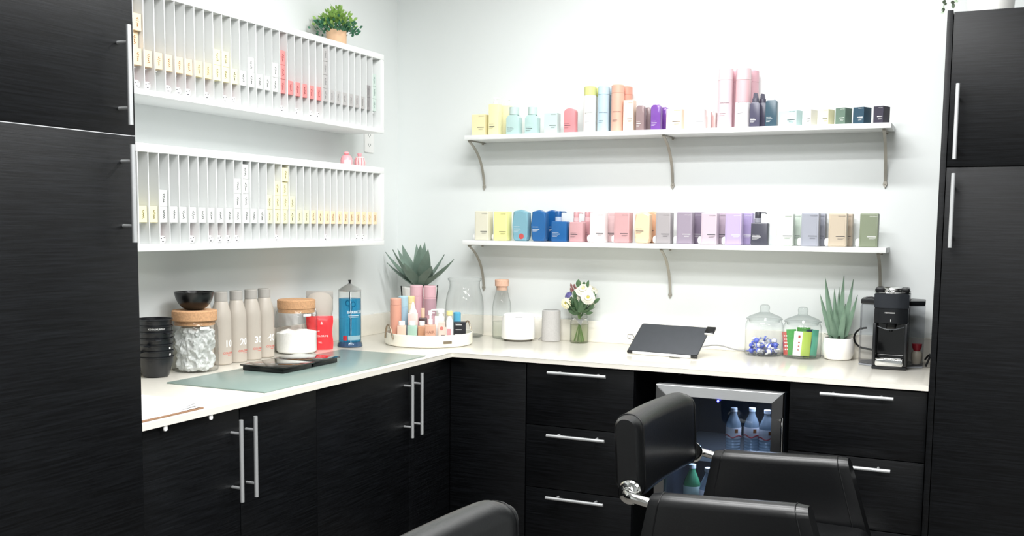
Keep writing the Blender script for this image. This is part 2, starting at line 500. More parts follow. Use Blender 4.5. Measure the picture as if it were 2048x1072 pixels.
WATER = translucent('pet_plastic', '#c9d6de', 0.42, 0.12)
def drink_bottle(x, y, z, h, r, label, body=WATER, cap='#f2f4f6', lab='#ece6e4', stripe='#b5323a', grp='bottles in the fridge'):
    t = thing('water_bottle', label, 'bottle', (x, y, z), R(20), grp)
    prof = [(0, 0), (r * 0.85, 0), (r, 0.006)]
    n = 5
    for k in range(n):
        zz = 0.012 + k * h * 0.06
        prof += [(r, zz), (r * 0.93, zz + h * 0.03)]
    prof += [(r, h * 0.36), (r, h * 0.62), (r * 0.9, h * 0.70), (r * 0.55, h * 0.82), (r * 0.40, h * 0.88), (r * 0.40, h * 0.93)]
    obj('bottle_body', G().lathe(prof, seg=24), body, t)
    obj('cap', G().cyl((0, 0, h * 0.925), r * 0.44, h * 0.075, bev=0.001), pl(cap), t)
    obj('paper_label', G().lathe([(r + 0.0004, h * 0.38), (r + 0.0008, h * 0.385), (r + 0.0008, h * 0.60), (r + 0.0004, h * 0.605)], seg=24), pl(lab), t)
    g = G()
    w = []
    for k in range(17):
        a = R(-80 + k * 10)
        w.append((r * 1.05 * math.sin(a), -r * 1.05 * math.cos(a), h * 0.42 + 0.004 * math.sin(k * 0.7)))
    g.tube(w, 0.0022, 6)
    obj('stripe', g, pl(stripe), t)
    if lab == '#ece6e4':
        link('emblem', print_mesh('emblem', bars=[(-0.006, h * 0.5, 0.012, 0.014)], bend=(r + 0.0016, 0.25)), pl('#b06a3a'), t)
for k, (x, y) in enumerate(((1.708, -0.47), (1.768, -0.44), (1.826, -0.46))):
    drink_bottle(x, y, 0.586, 0.175, 0.0275, 'clear water bottle with white label on the fridge shelf, %s' % ('beside the dark gap', 'middle of three', 'against the door edge')[k])
PELL = translucent('green_bottle_glass', '#5fae7c', 0.5, 0.12)
drink_bottle(1.560, -0.47, 0.336, 0.20, 0.031, 'green glass bottle on the lower fridge shelf', PELL, '#d8dcd8', '#cfe0d2', '#3a7a50')
drink_bottle(1.628, -0.50, 0.336, 0.20, 0.031, 'clear bottle with red printed label on the lower fridge shelf', WATER, '#e4e6e8', '#efe4e4', '#d02f36')

obj('interior_lamp', G().box((0.12, -0.50, 0.5735), (0.22, -0.40, 0.5785)), MATS['fridge_lamp'], fr)

# ------------------------------------------------------------------ slotted colour racks on the left wall
RD = 0.1956
RY1 = -0.4293
def rack(label, zb, zfloor, ztop_in, zt, ys, ledge):
    yb = ys[0] - 0.0432 * 2 - 0.02
    t = thing('slot_shelf', label, 'shelf', (0, 0, zb))
    L_ = lambda z: z - zb
    obj('bottom_board', G().box((0.007, yb, 0), (RD, RY1, L_(zfloor)), 0.001), WHITE, t)
    obj('top_board', G().box((0.007, yb, L_(ztop_in)), (RD, RY1, L_(zt)), 0.001), WHITE, t)
    obj('back_board', G().box((0.0008, yb, 0), (0.0065, RY1, L_(zt))), WHITE, t)
    obj('end_panel', G().box((0.007, RY1 - 0.025, L_(zfloor) + 0.0003), (RD, RY1, L_(ztop_in) - 0.0003), 0.0008), WHITE, t)
    obj('end_panel', G().box((0.007, yb, L_(zfloor) + 0.0003), (RD, yb + 0.02, L_(ztop_in) - 0.0003), 0.0008), WHITE, t)
    obj('ledge', G().box((0.007, yb + 0.0205, L_(ledge) - 0.004), (0.160, RY1 - 0.0255, L_(ledge) - 0.0004)), WHITE, t)
    dm = G().box((0.0066, -0.0015, L_(zfloor) + 0.0003), (RD - 0.0015, 0.0015, L_(ztop_in) - 0.0003)).mesh('divider')
    for y in [ys[0] - 0.0432] + ys:
        link('divider', dm, WHITE, t, (0, y, 0))
    return t
UY = [-1.7701 + 0.0432 * k for k in range(30)]
LY = [-0.5142 - 0.0431 * (30 - k) for k in range(31)]
rack('upper white slotted wall rack with leafy plant on top', 1.7912, 1.8081, 2.092, 2.1145, UY, 1.8765)
rack('lower white slotted wall rack with pink figurines on top', 1.3229, 1.3435, 1.6225, 1.6479, LY, 1.4105)

CW, CH, CD = 0.0325, 0.0498, 0.148
carton_me = G().box((-CD, 0, 0), (0, CW, CH), 0.0008, 1).mesh('carton')
def squiggle(seed):
    rnd = random.Random(seed)
    g = G()
    yy = CW * 0.52
    z = 0.011
    for k in range(5):
        dy = rnd.uniform(-0.003, 0.003)
        a = (0.0004, yy + dy - 0.002, z)
        g.poly([(0.0004, yy + dy - 0.0050, z), (0.0004, yy + dy - 0.0015, z + 0.0006), (0.0004, yy - dy + 0.0052, z + 0.0050), (0.0004, yy - dy + 0.0016, z + 0.0060)])
        z += 0.0054
    return g.mesh('shade_number', 0)
SQ = [squiggle(i) for i in range(4)]
CARTON = {}
CC = {'peach': ('#f9e0bb', '#a86a34'), 'cream': ('#f8e7b8', '#96753a'), 'yellow': ('#faf2c4', '#7f7740'), 'pale yellow': ('#f3efc6', '#6a6b4a'),
      'white': ('#e4e6e3', '#454a48'), 'coral': ('#f79a98', '#8a2e33'), 'grey': ('#b3b1b0', '#6d6d6d'), 'dark grey': ('#969394', '#7c7a7c'), 'pale aqua': ('#dff0e8', '#6a8580'), 'pale peach': ('#f8e2bd', '#86683a')}
def carton(colr, y, z, x=0.1905, label='', grp='', k=0, rot=0.0):
    me = CARTON.get(colr)
    if me is None:
        a = carton_me.copy(); a.materials.clear(); a.materials.append(pl(CC[colr][0], 0.55))
        sq = []
        for s_ in SQ:
            b = s_.copy(); b.materials.clear(); b.materials.append(pl(CC[colr][1], 0.7)); sq.append(b)
        me = CARTON[colr] = (a, sq)
    o = link('color_carton', me[0], None, None, (x, y, z), rot)
    tag(o, label, 'hair colour box', grp)
    link('shade_number', me[1][k % 4], None, o)
    return o
TB = None
def tube_thing(y, z, label, grp, k):
    """a colour tube lying in the slot, cap to the front"""
    global TB
    if TB is None:
        rings = []
        for i in range(7):
            u = i / 6
            ry = 0.0135 * (1 - u ** 2) + 0.002 * u; rz = 0.0135 + 0.0165 * u ** 0.5
            x = -0.022 - 0.115 * u
            rings.append([(x, ry * math.cos(2 * PI * a / 16), 0.0137 + 0.0165 * u ** 0.5 + rz * math.sin(2 * PI * a / 16)) for a in range(16)])
        body = G().loft(rings).mesh('tube_body')
        body.materials.append(pl('#eda9b4', 0.35))
        cap = G().lathe([(0, 0), (0.012, 0), (0.0125, 0.002), (0.0115, 0.02), (0.006, 0.021), (0.006, 0.023), (0, 0.023)], (-0.001, 0, 0.0132), 18, 'x')
        cm = cap.mesh('tube_cap')
        for v in cm.vertices: v.co.x = -0.002 - (v.co.x + 0.001) + 0.0
        cm.materials.append(WHT)
        g = G()
        for (yy, zz, w) in ((-0.009, 0.015, 0.005), (0.003, 0.018, 0.0045), (-0.004, 0.006, 0.008)):
            g.poly([(-0.0015, yy, zz), (-0.0015, yy + w, zz), (-0.0015, yy + w, zz + 0.0032), (-0.0015, yy, zz + 0.0032)])
        dm = g.mesh('cap_mark', 0); dm.materials.append(pl('#57565a'))
        TB = (body, cm, dm)
    t = thing('color_tube', label, 'hair colour tube', (0.186, y, z), 0.0, grp)
    link('tube_body', TB[0], None, t); c = link('cap', TB[1], None, t); link('cap_mark', TB[2], None, c)

def where(i, n, rackname):
    if i < n / 2: return '%s slot from the tall cabinet in the %s rack' % (ORD[i], rackname)
    return '%s slot from the room corner in the %s rack' % (ORD[n - 1 - i], rackname)
upper = ['peach'] * 6 + ['cream'] * 2 + ['yellow'] * 2 + ['pale yellow'] + ['white'] * 5 + ['coral'] * 6 + ['grey'] * 7 + ['dark grey'] + ['pale aqua']
un = [3, 1, 1, 1, 1, 1, 1, 1, 2, 2, 1, 1, 2, 1, 1, 2, 3, 1, 1, 1, 1, 1, 4, 1, 1, 1, 1, 1, 1, 2, 3]
lower = [None, 'yellow', 'yellow'] + ['white'] * 12 + ['pale yellow', 'yellow', 'yellow', 'pale yellow', 'pale yellow', 'pale yellow'] + ['pale peach'] * 3 + ['peach'] * 8
ln = [0, 1, 1, 2, 1, 1, 1, 1, 1, 1, 1, 3, 4, 1, 1, 2, 3, 4, 2, 1, 1] + [1] * 11
def fill(cols, counts, ys, zl, rackname, tubes, zfloor):
    n = len(cols)
    for i, (c, k) in enumerate(zip(cols, counts)):
        yl = ys[0] - 0.0432 if i == 0 else ys[i - 1]
        for q in range(k):
            if k == 1: lab = 'single %s carton in the %s' % (c, where(i, n, rackname))
            else: lab = '%s of %d %s cartons, %s' % (('bottom', 'second', 'third', 'fourth')[q] if q < k - 1 else 'topmost', k, c, where(i, n, rackname))
            jx = random.uniform(-0.002, 0.001)
            if rackname == 'upper' and i == 0: jx = (0, -0.012, 0.001)[q]
            if rackname == 'lower' and i == 17 and q == 3: jx = 0.004
            yo = 0.0042 + random.uniform(0, 0.0015)
            carton(c, yl + yo, zl + q * (CH + 0.0006), 0.1903 + jx, lab, 'hair colour cartons in the %s rack' % rackname, i + q)
        if i in tubes:
            tube_thing(yl + 0.0213, zfloor + 0.0006, 'pink white-capped tube, %s' % where(i, n, rackname), 'hair colour tubes in the %s rack' % rackname, i)
fill(upper, un, UY, 1.8765, 'upper', {0, 1, 3, 4, 5, 7, 9, 10, 16, 18, 20, 21}, 1.8081)
fill(lower, ln, LY, 1.4105, 'lower', {0, 3, 6, 8, 9, 10, 11, 16, 23, 28, 29}, 1.3435)

# outlet on the left wall, under the upper rack
t = thing('wall_outlet', 'white power outlet plate on the left wall between the two racks', 'outlet', (0.0005, -0.2486, 1.7277))
obj('plate', G().prism(rrect(0.07, 0.115, 0.004, 3), -0.006, 0, 'y', 0.0015), WHT, t, rot=R(90))
g = G()
for z in (0.030, 0.072):
    g.box((-0.010, -0.0066, z), (-0.0065, -0.0061, z + 0.009)).box((0.0065, -0.0066, z), (0.010, -0.0061, z + 0.009)).cyl((0, -0.0062, z - 0.003), 0.0028, 0.0004, 'y', 10)
obj('socket', g, pl('#9a9c9a'), t, rot=R(90))

# ------------------------------------------------------------------ wall shelves with scroll brackets
def bracket_parts(t, x, zs, depth, drop):
    g = G()
    w = 0.011
    def strap(pts, th=0.0035):
        rings = []
        for i, p in enumerate(pts):
            a = Vector(pts[max(i - 1, 0)]); b = Vector(pts[min(i + 1, len(pts) - 1)])
            d = (b - a).normalized(); n = Vector((0, -d.z, d.y))
            q = Vector(p)
            rings.append([q + Vector((-w / 2, 0, 0)) - n * th / 2, q + Vector((w / 2, 0, 0)) - n * th / 2, q + Vector((w / 2, 0, 0)) + n * th / 2, q + Vector((-w / 2, 0, 0)) + n * th / 2])
        g.loft(rings)
    strap([(x, -depth, zs - 0.0025), (x, -0.004, zs - 0.0025)])
    strap(arc((x, -depth + 0.004, zs - 0.0055), (x, -0.022, zs - 0.055), (x, -0.0045, zs - drop + 0.028), 14))
    z0 = zs - drop
    g.prism([(x, z0), (x + 0.0085, z0 + 0.015), (x + 0.006, z0 + 0.026), (x, z0 + 0.03), (x - 0.006, z0 + 0.026), (x - 0.0085, z0 + 0.015)], -0.006, -0.0006, 'y', 0.001, 1)
    g.lathe([(0, 0), (0.0035, 0), (0.0025, 0.002), (0, 0.003)], (x, -0.006, z0 + 0.018), 10, 'y')
    g.cyl((x, -0.02, zs - 0.011), 0.005, 0.006, 'z', 10)
    g.cyl((x, -depth + 0.02, zs - 0.0075), 0.004, 0.003, 'z', 10)
    return g
def wall_shelf(label, x0, x1, zt, th, xs):
    t = thing('wall_shelf', label, 'shelf', (0, 0, zt))
    obj('shelf_board', G().box((x0, -0.168, -th), (x1, -0.0008, 0), 0.001), WHITE, t)
    for x in xs:
        obj('bracket', bracket_parts(t, x, -th, 0.157, 0.212), PEWTER, t)
wall_shelf('upper white bracket shelf on the back wall with tall cans', 0.4387, 2.178, 1.7977, 0.0194, (0.4550, 1.3252, 2.1525))
wall_shelf('lower white bracket shelf on the back wall with large square bottles', 0.4323, 2.179, 1.3449, 0.0194, (0.4570, 1.3258, 2.1520))

# ------------------------------------------------------------------ hair products
ZU, ZL = 1.7980, 1.3452
def label_print(t, w, h, y, dark, hi=True, lo=0.30, align='r', parts=2, lab=None):
    """small brand line and product lines on a front face"""
    m = INKW if dark else INK
    tw = min(w * 0.42, 0.026)
    size = tw / 7.6 * 1.15
    x = (w / 2 - tw - w * 0.08) if align == 'r' else (-w / 2 + w * 0.10)
    texts, bars = [], []
    if hi: texts.append(('KEVIN.MURPHY', size, x, h * 0.90))
    else: texts.append(('KEVIN.MURPHY', size, x, h * (lo + 0.07)))
    bars.append((x - (0 if align == 'l' else tw * 0.25), h * lo, tw * 1.25, 0.0022))
    for k in range(2):
        bars.append((x, h * lo - 0.006 - 0.0035 * k, tw * (0.95 - 0.2 * k), 0.0008))
    link('lettering', print_mesh('lettering', texts, bars, y - 0.0006), m, t)
GRP_L = 'large bottles on the lower wall shelf'
GRP_U = 'products on the upper wall shelf'
GRP_C = 'small boxes at the end of the upper wall shelf'
def slab(x, y, z, w, d, h, col, label, dark=False, capped=True, grp=GRP_L, rot=0.0):
    t = thing('shampoo_bottle', label, 'bottle', (x, y, z), rot, grp)
    g = G().prism(rrect(w, h, 0.004, 3), -d / 2, d / 2, 'y', 0.003, 2)
    obj('bottle_body', g, pl(col), t)
    obj('front_panel', G().prism(rrect(w * 0.80, h * 0.94, 0.003, 3, None, h * 0.03), -d / 2 - 0.0009, -d / 2 + 0.001, 'y', 0.0004, 1), pl(col), t)
    label_print(t, w, h, -d / 2 - 0.0009, dark)
    if capped:
        obj('cap', _capmesh(w), WHT, t, label='white round cap')
    return t
def _capmesh(w):
    g = G().lathe([(0, 0), (0.0145, 0), (0.0155, 0.002), (0.0155, 0.009), (0.012, 0.0145), (0, 0.015)], (0, 0, 0), 20, 'x')
    g.T = Matrix.Translation((-w / 2, 0.0, 0.0157)) @ Matrix.Rotation(PI, 4, 'Z')
    vs = list(g.bm.verts)
    bmesh.ops.transform(g.bm, matrix=g.T, verts=vs); g.T = None
    return g
def facet(x, y, z, w, d, h, col, label, dark, sticker=False, rot=0.0):
    """pouch-like bottle with rounded foot and a slanting faceted top"""
    t = thing('faceted_bottle', label, 'bottle', (x, y, z), rot, GRP_L)
    o = [(-w * 0.36, 0), (w * 0.36, 0), (w * 0.46, h * 0.06), (w * 0.49, h * 0.16), (w * 0.5, h * 0.5), (w * 0.5, h * 0.90), (w * 0.02, h), (-w * 0.40, h * 0.95), (-w * 0.46, h * 0.93), (-w * 0.5, h * 0.5), (-w * 0.49, h * 0.16), (-w * 0.45, h * 0.06)]
    obj('bottle_body', G().prism(o, -d / 2, d / 2, 'y', d * 0.16, 2), pl(col, 0.3), t, smooth=20)
    label_print(t, w, h, -d / 2, dark, False, 0.38, 'l')
    if sticker:
        obj('sticker', G().cyl((w * 0.10, -d / 2 + 0.0002, h * 0.15), 0.0118, 0.001, 'y', 24), pl('#e0625f'), t, label='round red sticker')
def pump(x, y, z, w, d, h, ht, col, label, dark, neck='#cfd8e6', head=None, neckx=-0.15, rot=0.0, name='pump_bottle', grp=GRP_L):
    t = thing(name, label, 'pump bottle', (x, y, z), rot, grp)
    obj('bottle_body', G().prism(rrect(w, h, 0.005, 3), -d / 2, d / 2, 'y', 0.004, 2), pl(col, 0.3), t)
    nx = neckx * w
    r = w * 0.20
    obj('neck', G().cyl((nx, 0, h + 0.0002), r, (ht - h) * 0.42, bev=0.001), translucent('collar_' + neck.lstrip('#'), neck, 0.75), t)
    zz = h + (ht - h) * 0.43
    g = G().lathe([(0, zz), (r * 0.93, zz), (r * 0.97, ht - 0.003), (r * 0.85, ht), (0, ht)], (nx, 0, 0), 20)
    g.tube([(nx + r * 0.5, 0, ht - 0.0035), (nx + r * 2.1, 0, ht - 0.0035), (nx + r * 2.5, 0, ht - 0.007)], [0.0033, 0.0028, 0.0022], 8)
    obj('pump_head', g, pl(head or col, 0.3), t)
    label_print(t, w, h, -d / 2, dark, False, 0.36, 'l')
YF = -0.112           # rows of bottles stand with their fronts near the shelf lip
def dp(d): return -0.140 + d / 2
slab(0.5109, dp(.05), ZL, 0.0667, 0.050, 0.1275, '#e6e3cf', 'beige square bottle at the corner end of the lower shelf')
slab(0.6021, dp(.05), ZL, 0.0648, 0.050, 0.1263, '#fbf7a6', 'bright yellow square bottle on the lower shelf')
facet(0.6955, dp(.042), ZL, 0.0715, 0.042, 0.1345, '#8fc3d4', 'sky blue faceted bottle with round red sticker on the lower shelf', True, True)
facet(0.7805, dp(.042), ZL, 0.0654, 0.042, 0.1332, '#2f72b4', 'royal blue faceted bottle in front, beside the sky blue one', True)
facet(0.812, -0.052, ZL, 0.0654, 0.036, 0.1345, '#1f66ad', 'royal blue faceted bottle standing behind the blue pump bottle', True)
pump(0.8757, dp(.042), ZL, 0.0699, 0.042, 0.0858, 0.1290, '#2a6fb2', 'royal blue pump bottle on the lower shelf', True, '#c4d4ea', '#2463a4')
pump(0.9524, dp(.045), ZL, 0.0594, 0.045, 0.0839, 0.1250, '#e9b6ba', 'front pink pump bottle on the lower shelf', False, '#f0cdd0', '#e9b0b5', -0.12)
pump(0.9750, -0.046, ZL, 0.0600, 0.045, 0.0870, 0.1270, '#e0a7ad', 'pink pump bottle half hidden behind the front pink one', False, '#f0cdd0', '#e9b0b5', -0.12)
slab(1.0469, dp(.044), ZL, 0.0660, 0.044, 0.1239, '#fbeceb', 'palest pink square bottle in front on the lower shelf')
slab(1.0740, -0.045, ZL, 0.0600, 0.040, 0.1250, '#f3d3d4', 'pale pink square bottle behind the palest pink one', False, False)
slab(1.1527, dp(.052), ZL, 0.0661, 0.052, 0.1243, '#eab9bb', 'rose pink square bottle on the lower shelf')
facet(1.2396, dp(.042), ZL, 0.0635, 0.042, 0.1275, '#fbd9b5', 'light orange faceted bottle in front on the lower shelf', False)
facet(1.2600, -0.048, ZL, 0.0635, 0.040, 0.1310, '#f6c3a0', 'orange faceted bottle behind the light orange one', False)
slab(1.3281, dp(.05), ZL, 0.0615, 0.050, 0.1251, '#b9b3b5', 'taupe grey square bottle over the middle bracket')
slab(1.4154, dp(.045), ZL, 0.0633, 0.045, 0.1263, '#b3a6b7', 'dusty purple square bottle in front on the lower shelf', True)
slab(1.4400, -0.045, ZL, 0.0620, 0.040, 0.1270, '#93849a', 'darker purple square bottle behind the dusty purple one', True, False)
slab(1.5149, dp(.045), ZL, 0.0630, 0.045, 0.1244, '#e8d6e2', 'pale mauve square bottle in front on the lower shelf')
slab(1.5370, -0.045, ZL, 0.0620, 0.040, 0.1250, '#cbb9c8', 'mauve square bottle behind the pale mauve one', False, False)
slab(1.6113, dp(.045), ZL, 0.0643, 0.045, 0.1249, '#d6c3ee', 'lilac square bottle in front on the lower shelf', True)
slab(1.6390, -0.045, ZL, 0.0630, 0.040, 0.1255, '#bfaedd', 'lilac square bottle standing behind the front lilac one', True, False)
pump(1.7123, dp(.042), ZL, 0.0652, 0.042, 0.0871, 0.1290, '#5a5a66', 'charcoal pump bottle on the lower shelf', True, '#a9a9b4', '#47464f')
slab(1.8091, dp(.045), ZL, 0.0620, 0.045, 0.1235, '#f1fbee', 'pale mint square bottle in front on the lower shelf')
slab(1.8290, -0.045, ZL, 0.0610, 0.040, 0.1240, '#e3f0e4', 'pale mint square bottle standing behind the front mint one', False, False)
slab(1.9021, dp(.045), ZL, 0.0641, 0.045, 0.1259, '#b7bac6', 'slate blue square bottle in front on the lower shelf')
slab(1.9170, -0.045, ZL, 0.0640, 0.040, 0.1250, '#a2a5b2', 'slate blue square bottle standing behind the front slate one', False, False)
slab(2.0027, dp(.045), ZL, 0.0652, 0.045, 0.1251, '#cbbda8', 'tan square bottle in front on the lower shelf')
slab(2.0160, -0.045, ZL, 0.0640, 0.040, 0.1245, '#b7a896', 'tan square bottle standing behind the front tan one', False, False)
slab(2.1140, dp(.05), ZL, 0.0647, 0.050, 0.1251, '#98a288', 'olive green square bottle at the coffee machine end of the lower shelf', True)

# upper shelf
def box_carton(x, y, w, d, h, col, label, dark=False, rot=0.0, align='r', grp=GRP_U):
    t = thing('product_box', label, 'box', (x, y, ZU), rot, grp)
    obj('box_body', G().box((-w / 2, -d / 2, 0), (w / 2, d / 2, h), 0.0008, 1), pl(col, 0.5), t)
    label_print(t, w, h, -d / 2, dark, True, 0.38, align)
    return t
def can(x, y, r, h, col, label, capcol=None, caph=0.02, z=None, band=None, text=True, grp=GRP_U, rot=0.25, name='spray_can', dark=False):
    t = thing(name, label, 'spray can', (x, y, ZU if z is None else z), rot, grp)
    hc = h - caph
    obj('can_body', G().lathe([(0, 0), (r - 0.002, 0), (r, 0.002), (r, hc - 0.0015), (r - 0.0012, hc - 0.0006), (0, hc - 0.0006)], seg=32), pl(col, 0.3), t)
    obj('cap', G().lathe([(0, hc), (r - 0.0004, hc), (r - 0.0004, h - 0.004), (r - 0.003, h - 0.0006), (r - 0.006, h), (0, h)], seg=32), pl(capcol or col, 0.35), t)
    if band:
        z0, z1, c = band
        obj('band', G().lathe([(r - 0.001, z0), (r + 0.0004, z0 + 0.0004), (r + 0.0004, z1 - 0.0004), (r - 0.001, z1)], seg=32), pl(c, 0.35), t)
    if text:
        link('lettering', print_mesh('lettering', [('KEVIN.MURPHY', 0.0055, -r * 0.75, h * 0.41)], [(-r * 0.75, h * 0.24, r * 0.8, 0.0014), (-r * 0.75, h * 0.21, r * 0.7, 0.0008)], bend=(r + 0.0008, 0.0)), INKW if dark else INK, t)
    return t
def square_bottle(x, y, w, d, h, col, label, top='pump', capcol='#fbfbfa', dark=False, ht=0.03, rot=0.0, z=None, cham=0.0, text=True, clear=False, grp=GRP_U, name='square_bottle', lettering=None):
    t = thing(name, label, 'bottle', (x, y, ZU if z is None else z), rot, grp)
    c = cham
    o = [(-w / 2, 0), (w / 2, 0), (w / 2, h - c), (w / 2 - c, h), (-w / 2 + c, h), (-w / 2, h - c)] if c else rrect(w, h, 0.003, 3)
    m = translucent('tinted_' + col.lstrip('#'), col, 0.75, 0.08) if clear else pl(col, 0.3)
    obj('bottle_body', G().prism(o, -d / 2, d / 2, 'y', 0.0025, 2), m, t)
    cm = pl(capcol, 0.35)
    if top == 'pump':
        g = G().cyl((0, 0, h + 0.0002), w * 0.22, ht * 0.38, bev=0.0006).cyl((0, 0, h + ht * 0.38), w * 0.10, ht * 0.3)
        g.box((-w * 0.17, -0.004, h + ht * 0.66), (w * 0.17, 0.004, h + ht), 0.001).tube([(w * 0.1, 0, h + ht * 0.83), (w * 0.42, 0, h + ht * 0.83)], 0.0022, 8)
        obj('pump_head', g, cm, t)
    elif top == 'cap':
        obj('cap', G().cyl((0, 0, h + 0.0002), w * 0.24, ht, bev=0.001), cm, t)
    elif top == 'bigcap':
        obj('cap', G().cyl((0, 0, h + 0.0002), w * 0.36, ht, bev=0.0015), cm, t)
    elif top == 'nozzle':
        obj('nozzle', G().lathe([(0, h), (w * 0.40, h), (w * 0.38, h + ht * 0.2), (w * 0.25, h + ht * 0.4), (w * 0.10, h + ht * 0.96), (w * 0.06, h + ht), (0, h + ht)], seg=20), cm, t)
    elif top == 'spray':
        g = G().lathe([(0, h), (w * 0.36, h), (w * 0.33, h + ht * 0.4), (w * 0.2, h + ht * 0.45), (0, h + ht * 0.45)], seg=18)
        g.prism([(-w * 0.24, h + ht * 0.4), (w * 0.26, h + ht * 0.4), (w * 0.16, h + ht * 0.95), (-w * 0.16, h + ht), (-w * 0.20, h + ht * 0.8)], -w * 0.17, w * 0.17, 'y', 0.001, 1)
        obj('spray_head', g, cm, t)
    if text: label_print(t, w, h, -d / 2, dark, False, 0.28, 'l')
    if lettering:
        link('lettering', print_mesh('lettering', lettering, (), -d / 2 - 0.0006), pl('#b07a66'), t)
    return t
Y1 = -0.135 + 0.02
box_carton(0.4899, Y1, 0.0641, 0.040, 0.0910, '#f8edbd', 'pale yellow box at the corner end of the upper shelf')
square_bottle(0.5620, Y1, 0.0475, 0.040, 0.1330, '#faf3c0', 'tall yellow square pump bottle in front, second item on the upper shelf', 'pump', ht=0.03)
square_bottle(0.5830, -0.052, 0.0475, 0.040, 0.1335, '#fbf7cd', 'tall yellow square bottle half hidden behind the front yellow one', 'pump', ht=0.03, text=False)
square_bottle(0.6517, Y1, 0.0587, 0.040, 0.0836, '#d3f2ee', 'aqua shouldered bottle next to the tall yellow bottles', 'bigcap', '#dff5f0', ht=0.034, cham=0.012)
square_bottle(0.7380, Y1, 0.0563, 0.040, 0.0806, '#d3f2ee', 'aqua shouldered bottle next to the white-aqua box', 'bigcap', '#dff5f0', ht=0.034, cham=0.012)
box_carton(0.8294, Y1, 0.0592, 0.040, 0.0852, '#e0f5f1', 'pale aqua box between the aqua bottles and the coral bottle')
tt = thing('rounded_bottle', 'coral pink round-shouldered bottle on the upper shelf', 'bottle', (0.9123, Y1, ZU), 0, GRP_U)
obj('bottle_body', G().prism([(-0.0252, 0), (0.0252, 0)] + [(0.0252 * math.cos(a) if abs(math.cos(a)) > 1e-6 else 0, 0.085 + 0.0178 * math.sin(a)) for a in [PI * i / 12 for i in range(13)]], -0.019, 0.019, 'y', 0.004, 2), pl('#f9a3a8', 0.3), tt)
label_print(tt, 0.0504, 0.10, -0.019, False, False, 0.30, 'l')
can(0.9941, -0.108, 0.0262, 0.1889, '#f7f7f3', 'white spray can with lime yellow cap on the upper shelf', '#eef0a0', 0.036)
can(1.0100, -0.046, 0.0262, 0.1889, '#f3f3ee', 'lime capped white spray can hidden behind its twin', '#e6ea98', 0.036, text=False)
can(1.0538, -0.108, 0.0247, 0.1881, '#cfe9f7', 'light blue spray can in front on the upper shelf', '#d3eefb', 0.034)
can(1.0690, -0.046, 0.0247, 0.1875, '#b9d6e6', 'light blue spray can hidden behind its twin', '#bfe0ef', 0.034, text=False)
can(1.1148, -0.108, 0.0266, 0.1906, '#fbc4ae', 'peach orange spray can in front on the upper shelf', '#fbbfa8', 0.034)
can(1.1300, -0.046, 0.0266, 0.1900, '#f8b09a', 'peach orange spray can half hidden behind its twin', '#f7ac97', 0.034, text=False)
box_carton(1.1690, Y1 + 0.002, 0.0425, 0.040, 0.1250, '#fbe0cb', 'tall pale peach box beside the peach orange cans')
square_bottle(1.2190, Y1, 0.0345, 0.036, 0.1014, '#a58f90', 'front smoky brown clear bottle with white pump', 'pump', ht=0.024, cham=0.008, clear=True, dark=True)
square_bottle(1.2250, -0.058, 0.0400, 0.036, 0.1000, '#9a8788', 'smoky brown clear bottle behind its twin', 'pump', ht=0.024, cham=0.008, clear=True, text=False)
square_bottle(1.2842, Y1, 0.0407, 0.036, 0.1019, '#8a5bb4', 'front violet clear bottle with white pump', 'pump', ht=0.022, cham=0.009, clear=True, dark=True)
square_bottle(1.2960, -0.058, 0.0400, 0.036, 0.0980, '#8352ad', 'violet clear bottle behind its twin', 'pump', ht=0.022, cham=0.009, clear=True, text=False)
box_carton(1.3605, Y1, 0.0630, 0.040, 0.0818, '#fce4c9', 'square pale peach box right of the violet bottles')
box_carton(1.4560, Y1, 0.0520, 0.036, 0.0775, '#fbf6f3', 'white box with fine grey print on the upper shelf')
for k, (yy, xx) in enumerate(((-0.062, 1.475), (-0.024, 1.486))):
    square_bottle(xx, yy, 0.038, 0.026, 0.074, '#f9d2cf', 'small pink bottle tucked behind the white box, %s' % ('second row' if k == 0 else 'third row'), 'cap', '#fbf3f1', ht=0.008, text=False)
can(1.5576, -0.108, 0.0290, 0.2327, '#f8dbe2', 'tall pink spray can, front one beside the white box', '#fbe3e8', 0.046)
can(1.5800, -0.042, 0.0290, 0.2310, '#f0bcc8', 'tall pink spray can behind, between the two front ones', '#f4bac6', 0.046, text=False)
can(1.6271, -0.108, 0.0293, 0.2306, '#f6c9cf', 'tall pink and white patterned spray can in front', '#fbdbe0', 0.046, band=(0.0, 0.098, '#f3eef0'))
can(1.6440, -0.040, 0.0290, 0.2290, '#eebec8', 'tall pink spray can behind the patterned one', '#f1bfca', 0.046, text=False)
square_bottle(1.6800, -0.1275, 0.0390, 0.026, 0.0955, '#5c5a70', 'front plum spray bottle beside the tall pink cans', 'spray', '#595768', dark=True, ht=0.036, cham=0.008)
square_bottle(1.7000, -0.092, 0.0380, 0.032, 0.0955, '#4e4b62', 'plum spray bottle behind its twin', 'spray', '#4c4a5c', ht=0.036, cham=0.008, text=False)
square_bottle(1.7405, Y1, 0.0430, 0.036, 0.1020, '#44606f', 'dark teal bottle with white pump on the upper shelf', 'pump', ht=0.032, cham=0.007, dark=True)
def angled(cx, w, d, h, rot, col, label, dark=False):
    """box turned on the shelf; (cx, -0.15) is its corner facing the room"""
    th = R(-rot)
    ex = Vector((math.cos(th), math.sin(th))); ey = Vector((-math.sin(th), math.cos(th)))
    c = Vector((cx, -0.15)) - ex * w / 2 + ey * d / 2
    box_carton(c.x, c.y, w, d, h, col, label, dark, th, 'r', GRP_C)
angled(1.8391, 0.0773, 0.0430, 0.0589, 22, '#d5f0ee', 'wide pale aqua box turned on the upper shelf')
